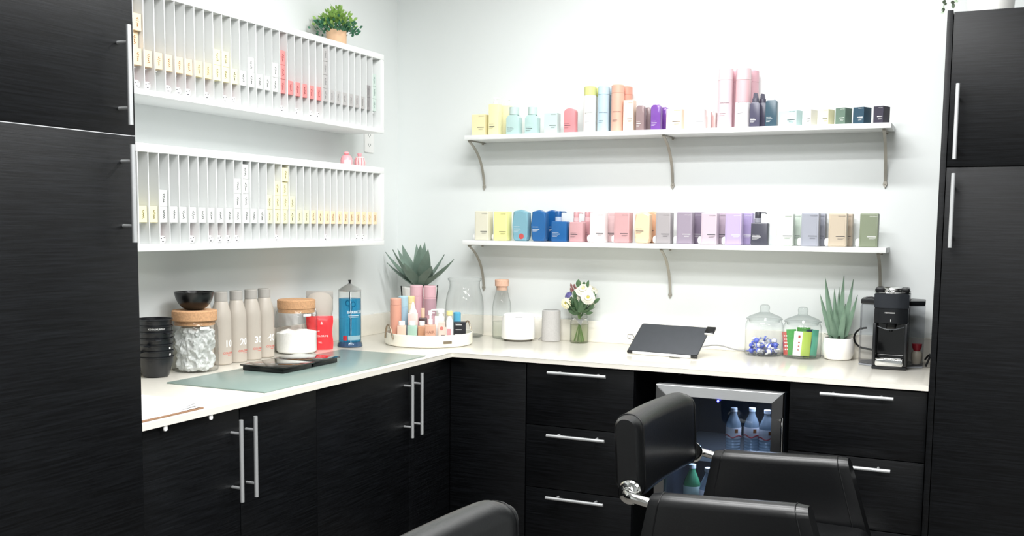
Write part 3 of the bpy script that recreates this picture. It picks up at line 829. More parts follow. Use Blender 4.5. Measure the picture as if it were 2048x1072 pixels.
angled(1.8916, 0.0335, 0.0463, 0.0595, 24, '#dddcd7', 'small light grey box turned on the upper shelf')
angled(1.9548, 0.0377, 0.0469, 0.0583, 22, '#f6efc4', 'small pale yellow box turned on the upper shelf')
angled(2.0149, 0.0398, 0.0514, 0.0613, 22, '#6f8878', 'small sage green box turned on the upper shelf', True)
angled(2.0804, 0.0440, 0.0540, 0.0615, 24, '#2f5266', 'small deep teal box turned on the upper shelf', True)
angled(2.1475, 0.0382, 0.0520, 0.0623, 22, '#3b3648', 'small dark plum box at the open end of the upper shelf', True)
# ------------------------------------------------------------------ things on the left worktop
Z0 = CT + 0.0004
mat_o = obj('glass_mat', G().box((0, 0, 0), (0.378, 0.952, 0.004), 0.001), mat('frosted_green_glass', '#849690', 0.28, noise=0.03, scale=30), None, (0.2265, -1.742, Z0))
tag(mat_o, 'long frosted pale green glass mat lying on the left worktop', 'mat')
ZM = Z0 + 0.0045

# stack of tint bowls: each is one bowl
BOWL = mat('bowl_plastic', '#15171b', 0.32, noise=0.2, scale=60)
def tint_bowl(name, r0, r1, h, label, loc, tilt, grp=None, word=False, a=0.0, gloss=None):
    t = thing(name, label, 'bowl', loc, a, grp)
    t.rotation_euler = (tilt[0], tilt[1], a)
    if gloss:
        pr = [(0, 0), (r0 * 0.85, 0), (r0 * 0.95, 0.002), (r0 * 1.35, h * 0.14), (r0 * 1.72, h * 0.36), (r0 * 1.98, h * 0.62), (r1 * 0.99, h * 0.93), (r1, h), (r1 - 0.003, h), (r0 * 1.88, h * 0.62), (r0 * 1.6, h * 0.36), (r0 * 1.2, h * 0.17), (0, h * 0.08)]
    else:
        pr = [(0, 0), (r0 * 0.9, 0), (r0, 0.003), (r1 * 0.935, h * 0.72), (r1 * 0.945, h - 0.005), (r1, h - 0.004), (r1, h), (r1 - 0.0025, h), (r1 * 0.925, h * 0.7), (r0 * 0.88, 0.005), (0, 0.004)]
    g = G().lathe(pr, seg=40)
    obj('bowl_body', g, gloss or BOWL, t)
    if word:
        link('lettering', print_mesh('lettering', [('KEVIN.MURPHY', 0.0078, -0.030, h * 0.80)], bend=(r1 * 0.950, 0.95)), INKW, t)
    return t
bx, by = 0.090, -1.645
for k in range(7):
    z = Z0 + 0.0008 + 0.0202 * k
    which = ['bottom bowl of the black nested bowl stack', 'second bowl from the bottom of the black bowl stack', 'third bowl from the bottom of the black bowl stack', 'fourth bowl from the bottom, middle of the black bowl stack', 'third bowl from the top of the black bowl stack', 'black bowl with white lettering, second from the stack top', 'topmost bowl of the black nested bowl stack'][k]
    t = tint_bowl('tint_bowl', 0.041, 0.0575, 0.066, which, (bx - 0.0004 * k, by, z), (R(-0.3 * (k % 3 - 1)), R(0.3 * (k % 2))), 'nested black bowls', k in (5,), 0.0)
    g = G().prism([(-0.010, 0.050), (0.010, 0.050), (0.008, 0.078), (-0.008, 0.078)], 0.0, 0.004, 'z', 0.001, 1)
    # pouring tab that sticks out of the rim
    g2 = G().box((0.0555, -0.009, 0.060), (0.078, 0.009, 0.065), 0.0015)
    if k < 5: obj('tab', g2, BOWL, t, (0, 0, 0), R(-128 + 30 * k))
    if k in (1, 2): link('mark', print_mesh('mark', bars=[(0, 0.0505, 0.007, 0.006)], bend=(0.0562, 1.62)), INKW, t)

def cork_jar(label, cx, cy, r, hj, h1, rl, grp=None):
    t = thing('cork_jar', label, 'jar', (cx, cy, Z0), 0, grp)
    g = G().lathe([(0, 0.0), (r - 0.010, 0.0), (r - 0.002, 0.004), (r, 0.013), (r, hj * 0.80), (r * 0.985, hj * 0.88), (r * 0.93, hj * 0.945), (r * 0.90, hj * 0.97), (r * 0.90, hj)], seg=48)
    obj('jar_body', g, CLEAR, t)
    obj('lid', G().lathe([(0, hj - 0.014), (r * 0.87, hj - 0.014), (r * 0.875, hj + 0.0004), (rl * 0.97, hj + 0.0006), (rl, hj + 0.003), (rl, h1 - 0.003), (rl - 0.003, h1), (0, h1)], seg=48), CORK, t)
    obj('lid_label', G().box((-0.016, -0.0008, -0.0045), (0.016, 0, 0.0045)), WHT, t, ((r + 0.0012) * math.sin(R(66)), -(r + 0.0012) * math.cos(R(66)), hj * 0.88), R(66))
    return t
j1 = cork_jar('cork-lidded glass jar full of crumpled clear wrap with a bowl on top', 0.112, -1.487, 0.0755, 0.170, 0.2055, 0.0735)
# crumpled wrap inside
def crumple(name, r, h, mtl, cx, cy, z, label, cat, seed, amp=0.22, squash=1.0, parts=1):
    rnd = random.Random(seed)
    g = G()
    bm = g.bm
    bmesh.ops.create_icosphere(bm, subdivisions=5, radius=1.0)
    off = Vector((seed * 3.1, seed * 1.7, 0))
    for v in bm.verts:
        d = v.co.normalized()
        q = Vector((d.x * 1.2, d.y * 1.2, d.z * 1.5)) + off
        f = 0.96 - amp * 0.60 * abs(mnoise.noise(q * 1.3)) - amp * 0.52 * abs(mnoise.noise(q * 2.6)) - amp * 0.28 * abs(mnoise.noise(q * 5.1))
        v.co = Vector((d.x * r * f, d.y * r * f, h / 2 + max(-1, min(1, d.z * 1.35)) * h / 2 * (0.82 + 0.18 * f)))
        hr = math.hypot(d.x, d.y)
        if hr > 0.05:
            s2 = min(1.0 / hr, 1.25)
            v.co.x *= s2; v.co.y *= s2
        if v.co.z < 0: v.co.z = 0
    o = obj(name, g, mtl, None, (cx, cy, z), 0, 0)
    return tag(o, label, cat)
crumple('cotton_bag', 0.072, 0.150, translucent('cloudy_wrap', '#eceeec', 0.66, 0.25), 0.112, -1.487, Z0 + 0.0022, 'crumpled white and grey plastic wrap inside the first cork-lidded jar', 'wrap', 4, 0.5)
tag(tint_bowl('tint_bowl', 0.030, 0.0650, 0.0600, 'single shiny black bowl on top of the cork lid', (0.112, -1.487, Z0 + 0.2062), (0, 0), None, False, 0.0, mat('shiny_bowl', '#08090b', 0.27, noise=0.2, scale=25, bump=0.5)), 'single shiny black bowl on top of the cork lid', 'bowl')

# developer bottles in a row
GREIGE = mat('greige_plastic', '#b8b0a5', 0.42, noise=0.03, scale=50)
GREYCAP = mat('warm_grey_cap', '#aaa6a0', 0.5, noise=0.03, scale=50)
for k, (x, y, wd, lab) in enumerate(((0.0578, -1.3865, '3', 'greige bottle hidden behind the first cork-lidded jar'), (0.0785, -1.3180, '10', 'greige bottle numbered 10 beside the first cork-lidded jar'), (0.0824, -1.2420, '20', 'greige bottle numbered 20 behind the digital scale'), (0.0850, -1.1650, '30', 'greige bottle numbered 30 behind the digital scale'), (0.0840, -1.0880, '40', 'greige bottle numbered 40 next to the second cork-lidded jar'))):
    t = thing('developer_bottle', lab, 'bottle', (x, y, Z0), 0, 'greige developer bottles in a row')
    r = 0.0352
    obj('bottle_body', G().lathe([(0, 0), (r - 0.003, 0), (r, 0.003), (r, 0.158), (r * 0.98, 0.172), (r * 0.90, 0.188), (r * 0.76, 0.206), (r * 0.66, 0.219), (r * 0.62, 0.222), (0, 0.222)], seg=40), GREIGE, t)
    obj('cap', G().lathe([(0, 0.2225), (r * 0.64, 0.2225), (r * 0.645, 0.2535), (r * 0.60, 0.2555), (0, 0.2555)], seg=32), GREYCAP, t)
    if k:
        link('number', print_mesh('number', [(wd, 0.034, 0, 0.063)], bend=(r + 0.0004, R(58)), bold=0.02), INKW, t)
        link('lettering', print_mesh('lettering', [('COLOR.ME', 0.0105, -0.006, 0.038)], [(0.012, 0.033, 0.022, 0.0015)], bend=(r + 0.0004, R(58)), bold=0.01), INKR, t)

j2 = cork_jar('cork-lidded glass jar half full of white powder', 0.108, -0.925, 0.0800, 0.170, 0.2055, 0.0725)
POWDER = mat('white_powder', '#fbfbf8', 0.95, noise=0.03, scale=120, bump=0.6)
rings = []
g = G()
bmesh.ops.create_circle(g.bm, cap_ends=False, segments=40, radius=0.076)
g.bm.clear()
pr = [(0, 0.0), (0.070, 0.0), (0.076, 0.006), (0.076, 0.075)]
g.lathe(pr + [(0.060, 0.080), (0.035, 0.088), (0.012, 0.084), (0, 0.086)], seg=40)
for v in g.bm.verts:
    if v.co.z > 0.07: v.co.z += 0.006 * math.sin(v.co.x * 90) * math.cos(v.co.y * 70) - 0.10 * (v.co.y * 0.5 - v.co.x * 0.3) * 0.6
pw = obj('bleach_powder', g, POWDER, None, (0.108, -0.925, Z0 + 0.0022)); pw['kind'] = 'stuff'
tag(pw, 'white powder filling the lower half of the second cork jar', 'powder')

# greige tub behind the pouch
t = thing('squeeze_tube', 'big greige tube standing on its cap behind the red pouch', 'tube', (0.0860, -0.7420, Z0))
rings = []
for u in [i / 12 for i in range(13)]:
    z = 0.05 + u * 0.175
    rx = 0.030 + 0.023 * min(1, u * 1.7) ** 0.7; ry = 0.030 * (1 - u) + 0.004 * u + 0.006 * math.sin(PI * u)
    rings.append([(rx * math.cos(2 * PI * a / 28), ry * math.sin(2 * PI * a / 28), z) for a in range(28)])
obj('tube_body', G().loft(rings), GREIGE, t, (0, 0, 0), R(36))
obj('cap', G().cyl((0, 0, 0), 0.0275, 0.0498, bev=0.002), GREYCAP, t)
obj('crimp', G().box((-0.0535, -0.005, 0.196), (0.0535, 0.005, 0.226), 0.002), GREYCAP, t, (0, 0, 0), R(36))

# red pouch
t = thing('foil_pouch', 'shiny red refill pouch with white spout cap between jar and blue liquid', 'pouch', (0.1310, -0.8060, Z0), R(35.5))
RED = mat('red_foil', '#ee3a40', 0.22, noise=0.12, scale=30, bump=0.5)
rings = []
for i in range(15):
    u = i / 14
    z = u * 0.133
    hw = 0.051 + 0.002 * math.sin(u * 9)
    th_ = 0.017 * (1 - u) ** 0.6 + 0.0012
    ring = []
    for a in range(32):
        an = 2 * PI * a / 32
        cx, sx = math.cos(an), math.sin(an)
        x = math.copysign(abs(cx) ** 0.6, cx) * hw
        y = math.copysign(abs(sx) ** 0.9, sx) * th_ * (1 - 0.75 * abs(cx) ** 3) + 0.0016 * math.sin(x * 160 + z * 60) * math.sin(PI * u)
        ring.append((x, y, z))
    rings.append(ring)
obj('pouch_body', G().loft(rings), RED, t)
obj('spout', G().cyl((-0.022, 0, 0.1325), 0.0048, 0.006).cyl((-0.022, 0, 0.138), 0.0082, 0.024, bev=0.0015), WHT, t)
link('lettering', print_mesh('lettering', [('COLOR.ME', 0.0105, -0.018, 0.051), ('gold', 0.008, -0.014, 0.072)], [(-0.005, 0.030, 0.012, 0.0012), (0.0, 0.026, 0.009, 0.0012)], -0.0195), INKW, t)
link('emblem', print_mesh('emblem', [('&', 0.016, 0.003, 0.100)], (), -0.0165), INKW, t)

# disinfectant jar
t = thing('disinfectant_jar', 'tall cylindrical glass jar of bright blue liquid with black knob', 'jar', (0.1812, -0.6688, Z0))
obj('jar_body', G().lathe([(0, 0), (0.0505, 0), (0.0515, 0.004), (0.050, 0.012), (0.0455, 0.022), (0.0455, 0.226), (0.0440, 0.230), (0.0435, 0.230)], seg=48), CLEAR, t)
obj('foot', G().lathe([(0, 0.0012), (0.0488, 0.0012), (0.0495, 0.005), (0.0480, 0.012), (0.0440, 0.020), (0, 0.021)], seg=48), translucent('blue_foot', '#38577a', 0.85, 0.1), t, label='dark blue glass foot')
m, N, L = new_mat('blue_liquid')
o_ = N.new('ShaderNodeOutputMaterial'); b_ = N.new('ShaderNodeBsdfPrincipled'); b_.inputs['Base Color'].default_value = srgb('#2496c6'); b_.inputs['Roughness'].default_value = 0.1
tr_ = N.new('ShaderNodeBsdfTransparent'); tr_.inputs[0].default_value = (0.27, 0.66, 0.84, 1); ms_ = N.new('ShaderNodeMixShader'); ms_.inputs[0].default_value = 0.30
L.new(tr_.outputs[0], ms_.inputs[1]); L.new(b_.outputs[0], ms_.inputs[2]); L.new(ms_.outputs[0], o_.inputs[0])
obj('liquid', G().lathe([(0, 0.0225), (0.0442, 0.0225), (0.0442, 0.196), (0, 0.196)], seg=40), m, t, label='bright blue liquid')
obj('lid', G().lathe([(0.0460, 0.2262), (0.0462, 0.2310), (0.030, 0.243), (0.012, 0.2525), (0.007, 0.256), (0, 0.256)], seg=40), mat('dull_lid', '#b9bab8', 0.25, 0.8, noise=0.05, scale=30), t, label='silver conical lid')
obj('knob', G().lathe([(0, 0.2562), (0.0048, 0.2562), (0.0040, 0.262), (0.0060, 0.2685), (0.0068, 0.271), (0, 0.272)], seg=20), BLKPL, t)
obj('lift_rod', G().tube([(0, 0, 0.23), (0.001, 0, 0.03)], 0.0018, 8), mat('rod_steel', '#6d7478', 0.3, 1.0, noise=0.03), t)
CA = 34
link('lettering', print_mesh('lettering', [('BARBICIDE', 0.0155, -0.012, 0.138)], [(-0.006, 0.128, 0.045, 0.0016), (-0.002, 0.1225, 0.040, 0.0016)], bend=(0.0460, R(CA))), INKW, t)
link('paper_band', print_mesh('paper_band', bars=[(-0.008, 0.030, 0.062, 0.018)], bend=(0.0459, R(CA))), pl('#9fc3cf'), t)
link('emblem', print_mesh('emblem', bars=[(-0.029, 0.029, 0.017, 0.019)], bend=(0.0461, R(CA))), pl('#d63a44'), t)
SC = mat('sunk_tool', '#123c5c', 0.4, noise=0.1, scale=40)
def ringpts(cx, cz, r, y=0): return [(cx + r * math.cos(2 * PI * i / 16), y, cz + r * 1.3 * math.sin(2 * PI * i / 16)) for i in range(16)]
g = G().tube(ringpts(-0.010, 0.175, 0.008), 0.0022, 8, True).tube(ringpts(0.012, 0.170, 0.008), 0.0022, 8, True)
g.tube([(-0.006, 0, 0.165), (0.004, 0, 0.12), (0.002, 0, 0.03)], [0.002, 0.003, 0.001], 8).tube([(0.008, 0, 0.160), (0.000, 0.004, 0.12), (-0.004, 0.004, 0.035)], [0.002, 0.003, 0.001], 8)
tag(obj('scissors', g, SC, None, (0.186, -0.673, Z0 + 0.002), R(34)), 'dark scissors standing in the blue disinfectant liquid', 'scissors')

# two glass-topped digital scales
for k, (x, y, w, lab) in enumerate(((0.255, -1.433, 0.166, 'black glass-topped digital scale nearer the bowls on the green mat'), (0.250, -1.2625, 0.157, 'black glass-topped digital scale reflecting the red pouch on the green mat'))):
    t = thing('digital_scale', lab, 'scale', (x, y, ZM), 0, 'digital scales on the glass mat')
    obj('scale_base', G().box((0.006, 0.006, 0.0), (0.176, w - 0.006, 0.0155), 0.003), BLKPL, t)
    obj('glass_plate', G().box((0, 0, 0.0158), (0.184, w, 0.0205), 0.001), BLKGL, t)
    link('display_mark', print_mesh('display_mark', bars=[(0, 0, 0.012, 0.003), (0.016, 0, 0.005, 0.003)]), pl('#a8adb2'), t, (0.165, w * 0.42, 0.0208), (R(-90), 0, R(90)))

# clipboard with paper sheets
t = thing('clipboard', 'brown clipboard lying on the worktop edge against the left tall cabinet', 'clipboard', (0.385, -2.250, Z0))
obj('board', G().box((0, 0, 0), (0.234, 0.235, 0.004), 0.001), mat('hardboard', '#8a684e', 0.6, noise=0.25, scale=60), t)
obj('clip', G().box((0.07, 0.003, 0.0062), (0.16, 0.02, 0.014), 0.002).tube([(0.06, 0.012, 0.0145), (0.17, 0.012, 0.0145)], 0.002, 8), BLKPL, t)
PAPER = mat('paper', '#f6f6f6', 0.8, noise=0.02, scale=30)
for k in range(3):
    g = G()
    rr = []
    for i in range(9):
        u = i / 8
        z = 0.0008 * k + 0.030 * max(0, u - 0.45) ** 1.5 * (0.15 + 0.42 * k)
        y = 0.0225 + u * 0.208
        rr.append([(0.006, y, z), (0.226, y, z), (0.226, y, z + 0.0005), (0.006, y, z + 0.0005)])
    o = obj('paper_sheet', g.loft(rr), PAPER, None, (0.385 - 0.004 * k, -2.250 + 0.004 * k, Z0 + 0.0042 + 0.0002 * k), R(1.2 * (k - 1)), 0)
    tag(o, '%s white paper sheet lying on the clipboard' % ('bottom', 'middle', 'top')[k], 'paper', 'sheets on the clipboard')

# ------------------------------------------------------------------ round tray with bottles
TX, TY, TR = 0.402, -0.409, 0.184
t = thing('round_tray', 'round cream tray with metal loop handles holding small bottles', 'tray', (TX, TY, Z0))
CREAM = mat('cream_lacquer', '#f7f3e4', 0.3, noise=0.02, scale=40)
obj('tray_body', G().lathe([(0, 0.0), (TR - 0.006, 0.0), (TR - 0.001, 0.003), (TR, 0.008), (TR, 0.049), (TR - 0.0015, 0.051), (TR - 0.004, 0.0505), (TR - 0.005, 0.048), (TR - 0.005, 0.0078), (0, 0.0075)], seg=72), CREAM, t)
HB = mat('brushed_bronze', '#9d8f7c', 0.35, 0.85, noise=0.1, scale=60)
VA = math.atan2(0.492, 0.870)      # heading to the camera side of the room
for sgn, lab in ((-1, 'a'), (1, 'b')):
    a = R(237) if sgn < 0 else R(57)
    pts = []
    for i in range(17):
        q = i / 16
        off = R(11.5) * (2 * q - 1)
        zz = 0.028 + 0.058 * math.sin(PI * q) ** 0.75
        pts.append(((TR + 0.004) * math.cos(a + off), (TR + 0.004) * math.sin(a + off), zz))
    obj('loop_handle', G().tube(pts, 0.0034, 10), HB, t)
link('plaque', print_mesh('plaque', bars=[(0, 0, 0.038, 0.011)], bend=(TR + 0.0008, R(48.0))), HB, t, (0, 0, 0.016))
TRROT = R(29.5)
ZT = Z0 + 0.008
GT = 'items on the round tray'
def traybottle(x, y, w, d, top, label, col, capcol, captop, kind='bigcap', **kw):
    h = top - ZT
    return square_bottle(x, y, w, d, h, col, label, kind, capcol, z=ZT, ht=captop - top, rot=TRROT, text=False, grp=GT, name='small_bottle', **kw)
traybottle(0.3290, -0.5078, 0.0374, 0.034, 0.9942, 'small peach bottle with white cap beside the mint one on the tray', '#f4cdb9', '#fbfbf9', 1.0125)
traybottle(0.3718, -0.4950, 0.0405, 0.034, 0.9953, 'small mint green bottle with white cap on the tray', '#bfe3d2', '#fbfbf9', 1.0136)
traybottle(0.3960, -0.4560, 0.0340, 0.030, 0.9917, 'small orange bottle with white cap behind the lettered one', '#f3b692', '#fbfbf9', 1.0105)
square_bottle(0.4522, -0.4860, 0.0433, 0.030, 1.0020 - ZT, '#f5c0a6', 'peach pump bottle lettered HAIR at the front of the tray', 'pump', '#fbfbf9', z=ZT, ht=0.058, rot=TRROT, text=False, grp=GT, name='small_bottle', lettering=[('HAIR', 0.0165, -0.0195, 0.044)])
box = box_carton(0.4830, -0.4437, 0.0290, 0.026, 1.0112 - ZT, '#f8d8cc', 'small pale pink box with coral dot on the tray', grp=GT, rot=TRROT)
box.location.z = ZT
obj('dot', G().cyl((-0.001, -0.0131, 0.063), 0.0075, 0.0006, 'y', 20), pl('#f0948a'), box)
t = square_bottle(0.5150, -0.4368, 0.0265, 0.026, 1.0199 - ZT, '#faf3f1', 'slim white and pink bottle with yellow cap on the tray', 'none', z=ZT, rot=TRROT, text=False, grp=GT, name='small_bottle')
hh = 1.0199 - ZT
obj('neck', G().lathe([(0, hh), (0.012, hh), (0.0085, hh + 0.012), (0.0085, hh + 0.0185), (0, hh + 0.0185)], seg=20), WHT, t)
obj('cap', G().cyl((0, 0, hh + 0.0187), 0.0128, 0.0193, bev=0.002), pl('#f3e9a0'), t)
obj('front_label', G().box((-0.010, -0.0137, 0.008), (0.006, -0.0131, 0.062)), pl('#f3b3b8'), t)
t = box_carton(0.5250, -0.3640, 0.0500, 0.036, 1.0065 - ZT, '#20242b', 'small black box with white print on the tray', True, TRROT, 'l', GT)
t.location.z = ZT
for z in (0.072, 0.052, 0.030): obj('print_line', G().box((-0.018, -0.0185, z), (0.008, -0.0181, z + 0.002)), INKW, t)
can(0.4816, -0.3065, 0.0165, 1.0419 - ZT, '#a9dcf0', 'light blue bottle with bright blue cap behind the black box', '#66c7ee', 0.040, ZT, None, False, GT, TRROT, 'small_bottle')
traybottle(0.3441, -0.4417, 0.0415, 0.030, 1.0414, 'pale pink nozzle bottle with pointed white tip on the tray', '#f6dcd4', '#fcfbfa', 1.0877, 'nozzle')
traybottle(0.3700, -0.4040, 0.0350, 0.030, 1.0194, 'dark brown dropper bottle with peach cap on the tray', '#5d4a4a', '#f6d3b6', 1.0599, 'cap')
jg = square_bottle(0.4446, -0.3950, 0.0400, 0.036, 1.0291 - ZT, '#fbf9f7', 'white pump bottle with wide spout behind the coral dot box', 'none', z=ZT, rot=TRROT, text=False, grp=GT, name='pump_bottle')
hh = 1.0291 - ZT
g = G().cyl((0.006, 0, hh + 0.0002), 0.010, 0.012, bev=0.001).box((-0.006, -0.010, hh + 0.012), (0.020, 0.010, hh + 0.031), 0.003)
g.tube([(0.002, 0, hh + 0.027), (-0.030, 0, hh + 0.026), (-0.038, 0, hh + 0.020)], [0.0045, 0.004, 0.003], 10)
obj('pump_head', g, WHT, jg)
can(0.2810, -0.4760, 0.0240, 1.1042 - ZT, '#fbb8a0', 'coral spray can standing at the edge of the tray', '#fbbba5', 0.028, ZT, None, False, GT)
can(0.2871, -0.4255, 0.0215, 1.1099 - ZT, '#b8dcf0', 'light blue spray can on the tray between coral can and yellow tube', '#c3e7f5', 0.045, ZT, None, False, GT)
can(0.2985, -0.3830, 0.0185, 1.1078 - ZT, '#f5e2b3', 'pale yellow spray can at the back of the tray', '#f7dfa4', 0.030, ZT, None, False, GT)
can(0.2915, -0.3222, 0.0287, 1.1513 - ZT, '#f7c5cf', 'plain tall pink spray can at the back of the tray', '#f8cad3', 0.046, ZT, None, False, GT)
can(0.3512, -0.3114, 0.0276, 1.1507 - ZT, '#f3c3cd', 'tall pink spray can with mauve pattern at the back of the tray', '#f7c6d0', 0.050, ZT, (0.10, 0.172, '#d3aab6'), False, GT)

# agave in a pot with a wire stand
ax_, ay_ = 0.195, -0.130
t = thing('potted_agave', 'spiky green agave in a white pot with black wire stand in the corner', 'potted plant', (ax_, ay_, Z0))
obj('pot', G().lathe([(0, 0.03), (0.058, 0.03), (0.064, 0.034), (0.080, 0.214), (0.077, 0.216), (0.074, 0.205), (0, 0.203)], seg=40), mat('white_ceramic', '#f3f2ee', 0.35, noise=0.03, scale=40), t)
g = G()
for k in range(4):
    a = R(-38 + 90 * k)
    g.tube([(0.070 * math.cos(a), 0.070 * math.sin(a), 0), (0.0885 * math.cos(a), 0.0885 * math.sin(a), 0.222)], 0.0032, 8)
g.tube([(0.0725 * math.cos(2 * PI * i / 32), 0.0725 * math.sin(2 * PI * i / 32), 0.028) for i in range(32)], 0.003, 8, True)
obj('wire_stand', g, mat('black_wire', '#101112', 0.5, noise=0.1), t)
AG = mat('agave_leaf', '#72877a', 0.5, noise=0.35, scale=14, bump=0.1)
g = G()
def pf(u): return (0.45 + 1.15 * u if u < 0.45 else 0.9675 * (1 - ((u - 0.45) / 0.55) ** 1.6)) * 1.0
tips = [(0.018, -0.134, 1.284, .038), (0.030, -0.141, 1.236, .030), (0.103, -0.210, 1.298, .050), (0.055, -0.090, 1.299, .045), (0.055, -0.050, 1.318, .05), (0.161, -0.100, 1.324, .045), (0.188, -0.070, 1.330, .05), (0.240, -0.200, 1.323, .06), (0.302, -0.240, 1.305, .055), (0.279, -0.050, 1.277, .04), (0.376, -0.140, 1.259, .045), (0.363, -0.230, 1.210, .04), (0.196, -0.270, 1.244, .058), (0.336, -0.270, 1.232, .055)]
for k, (x, y, z, w) in enumerate(tips):
    b = Vector((0, 0, 0.215)); tp = Vector((x - ax_, y - ay_, z - Z0))
    hd = Vector((tp.x, tp.y, 0))
    c = b + Vector((hd.x * 0.62, hd.y * 0.62, (tp.z - b.z) * 0.38))
    g.leaf(b + hd.normalized() * 0.012 if hd.length > 0.01 else b, tp, c, w * 1.15, 0.010, None, 9, pf, 0.35)
g.lathe([(0, 0.200), (0.05, 0.200), (0.03, 0.222), (0, 0.23)], seg=16)
obj('foliage', g, AG, t, smooth=50)

# glass jar, carafe, diffuser, speaker
t = thing('glass_canister', 'large clear wide-mouth glass jar beside the round tray', 'jar', (0.416, -0.112, Z0))
r = 0.085
obj('jar_body', G().lathe([(0, 0.0), (r - 0.012, 0.0), (r - 0.003, 0.004), (r, 0.014), (r, 0.135), (r * 0.985, 0.158), (r * 0.94, 0.182), (r * 0.86, 0.205), (r * 0.80, 0.220), (r * 0.785, 0.232), (r * 0.80, 0.246), (r * 0.885, 0.254), (r * 0.89, 0.260), (r * 0.84, 0.262)], seg=56), CLEAR, t)
obj('glass_base', G().lathe([(0, 0.004), (r - 0.012, 0.004), (r - 0.006, 0.009), (0, 0.010)], seg=48), CLEAR, t)
t = thing('carafe', 'slim clear glass carafe with cork stopper behind the white diffuser', 'carafe', (0.5815, -0.0740, Z0))
obj('carafe_body', G().lathe([(0, 0), (0.036, 0), (0.040, 0.004), (0.041, 0.012), (0.041, 0.135), (0.0385, 0.160), (0.032, 0.185), (0.0265, 0.205), (0.0255, 0.225), (0.0275, 0.230)], seg=40), CLEAR, t)
obj('water', G().lathe([(0, 0.003), (0.0385, 0.003), (0.0392, 0.074), (0, 0.074)], seg=32), glass('still_water', (0.95, 0.965, 0.95), (0.7, 0.74, 0.72), 0.5), t)
obj('cork_stopper', G().lathe([(0, 0.212), (0.0235, 0.212), (0.0245, 0.2305), (0.0305, 0.2308), (0.0315, 0.256), (0.029, 0.2595), (0, 0.260)], seg=32), mat('pale_cork', '#d8b099', 0.85, noise=0.2, scale=140), t)
t = thing('oil_diffuser', 'round matte white oil diffuser on the worktop', 'diffuser', (0.686, -0.1235, Z0))
r = 0.0735
obj('diffuser_body', G().lathe([(0, 0.009), (r * 0.96, 0.009), (r, 0.014), (r * 0.985, 0.060), (r * 0.955, 0.098), (r * 0.90, 0.111), (r * 0.78, 0.117), (0.012, 0.119), (0, 0.119)], seg=56), mat('diffuser_white', '#fbfbf8', 0.5, noise=0.01), t)
obj('base', G().lathe([(0, 0), (r * 0.82, 0), (r * 0.86, 0.0085), (0, 0.0085)], seg=40), mat('diffuser_foot', '#6b675f', 0.5, noise=0.05), t)
obj('slot', G().box((-0.016, -0.0008, -0.001), (0.016, 0.0008, 0.001)), pl('#9a9c98'), t, (0.030, -0.0605, 0.107), R(27))
t = thing('smart_speaker', 'light grey cylindrical speaker standing beside the flower vase', 'speaker', (0.8195, -0.0735, Z0))
FAB = mat('speaker_fabric', '#b9b7b5', 0.8, noise=0.12, scale=200, bump=0.3)
obj('speaker_body', G().lathe([(0, 0.0), (0.039, 0.0), (0.0412, 0.003), (0.0408, 0.05), (0.0398, 0.1315), (0.0378, 0.134), (0.034, 0.134)], seg=48), FAB, t)
obj('top_plate', G().lathe([(0, 0.1318), (0.0338, 0.1318), (0.0335, 0.133), (0, 0.133)], seg=40), mat('speaker_top', '#a9a8a6', 0.5, noise=0.05), t)
obj('power_cord', G().tube(arc((0.0, 0.043, 0.004), (-0.05, 0.035, 0.030), (-0.055, -0.01, 0.0025), 12), 0.0018, 8), mat('grey_cable', '#a3a3a3', 0.5, noise=0.05), t)

# flowers in a jar vase
vx, vy = 0.9514, -0.0772
t = thing('flower_vase', 'small clear glass jar vase with silver ribbon tied round its neck', 'vase', (vx, vy, Z0))
r = 0.0395
obj('vase_body', G().lathe([(0, 0), (r - 0.004, 0), (r, 0.004), (r, 0.082), (r * 0.96, 0.092), (r * 0.83, 0.099), (r * 0.80, 0.104), (r * 0.86, 0.107), (r * 0.86, 0.1165), (r * 0.80, 0.118)], seg=40), CLEAR, t)
obj('water', G().lathe([(0, 0.003), (r - 0.0025, 0.003), (r - 0.0015, 0.078), (0, 0.078)], seg=32), glass('vase_water', (0.86, 0.88, 0.80), (0.55, 0.58, 0.5), 0.5), t)
rb = mat('silver_ribbon', '#cfd0ce', 0.2, 0.9, noise=0.1, scale=50)
g = G().lathe([(r * 0.81, 0.099), (r * 0.845, 0.0995), (r * 0.845, 0.1035), (r * 0.81, 0.104)], seg=40)
g.T = Matrix.Rotation(R(24), 4, 'Z')
g.prism([(-0.013, 0.100), (0.013, 0.101), (0.010, 0.088), (0.003, 0.078), (-0.006, 0.086)], -r * 0.97, -r * 0.92, 'y', 0.001, 1)
obj('ribbon', g, rb, t)
STEM = mat('flower_stem', '#6f8a55', 0.6, noise=0.2, scale=40)
def bloom(center, n, r, petal, droop, g, facing, layers=3):
    f = Vector(facing).normalized(); c = Vector(center)
    u = f.orthogonal().normalized(); w = f.cross(u)
    for l in range(layers):
        rr = r * (1 - 0.22 * l)
        for k in range(n):
            a = 2 * PI * (k + 0.5 * l) / n
            d = u * math.cos(a) + w * math.sin(a)
            g.leaf(c + d * r * 0.08, c + d * rr + f * (droop + 0.3 * l) * r * 0.35, c + d * rr * 0.6 + f * (0.25 + 0.3 * l) * r, petal, 0.0012, d.cross(f), 4, lambda q: 0.45 + 0.75 * math.sin(PI * min(1, q * 0.8 + 0.05)))
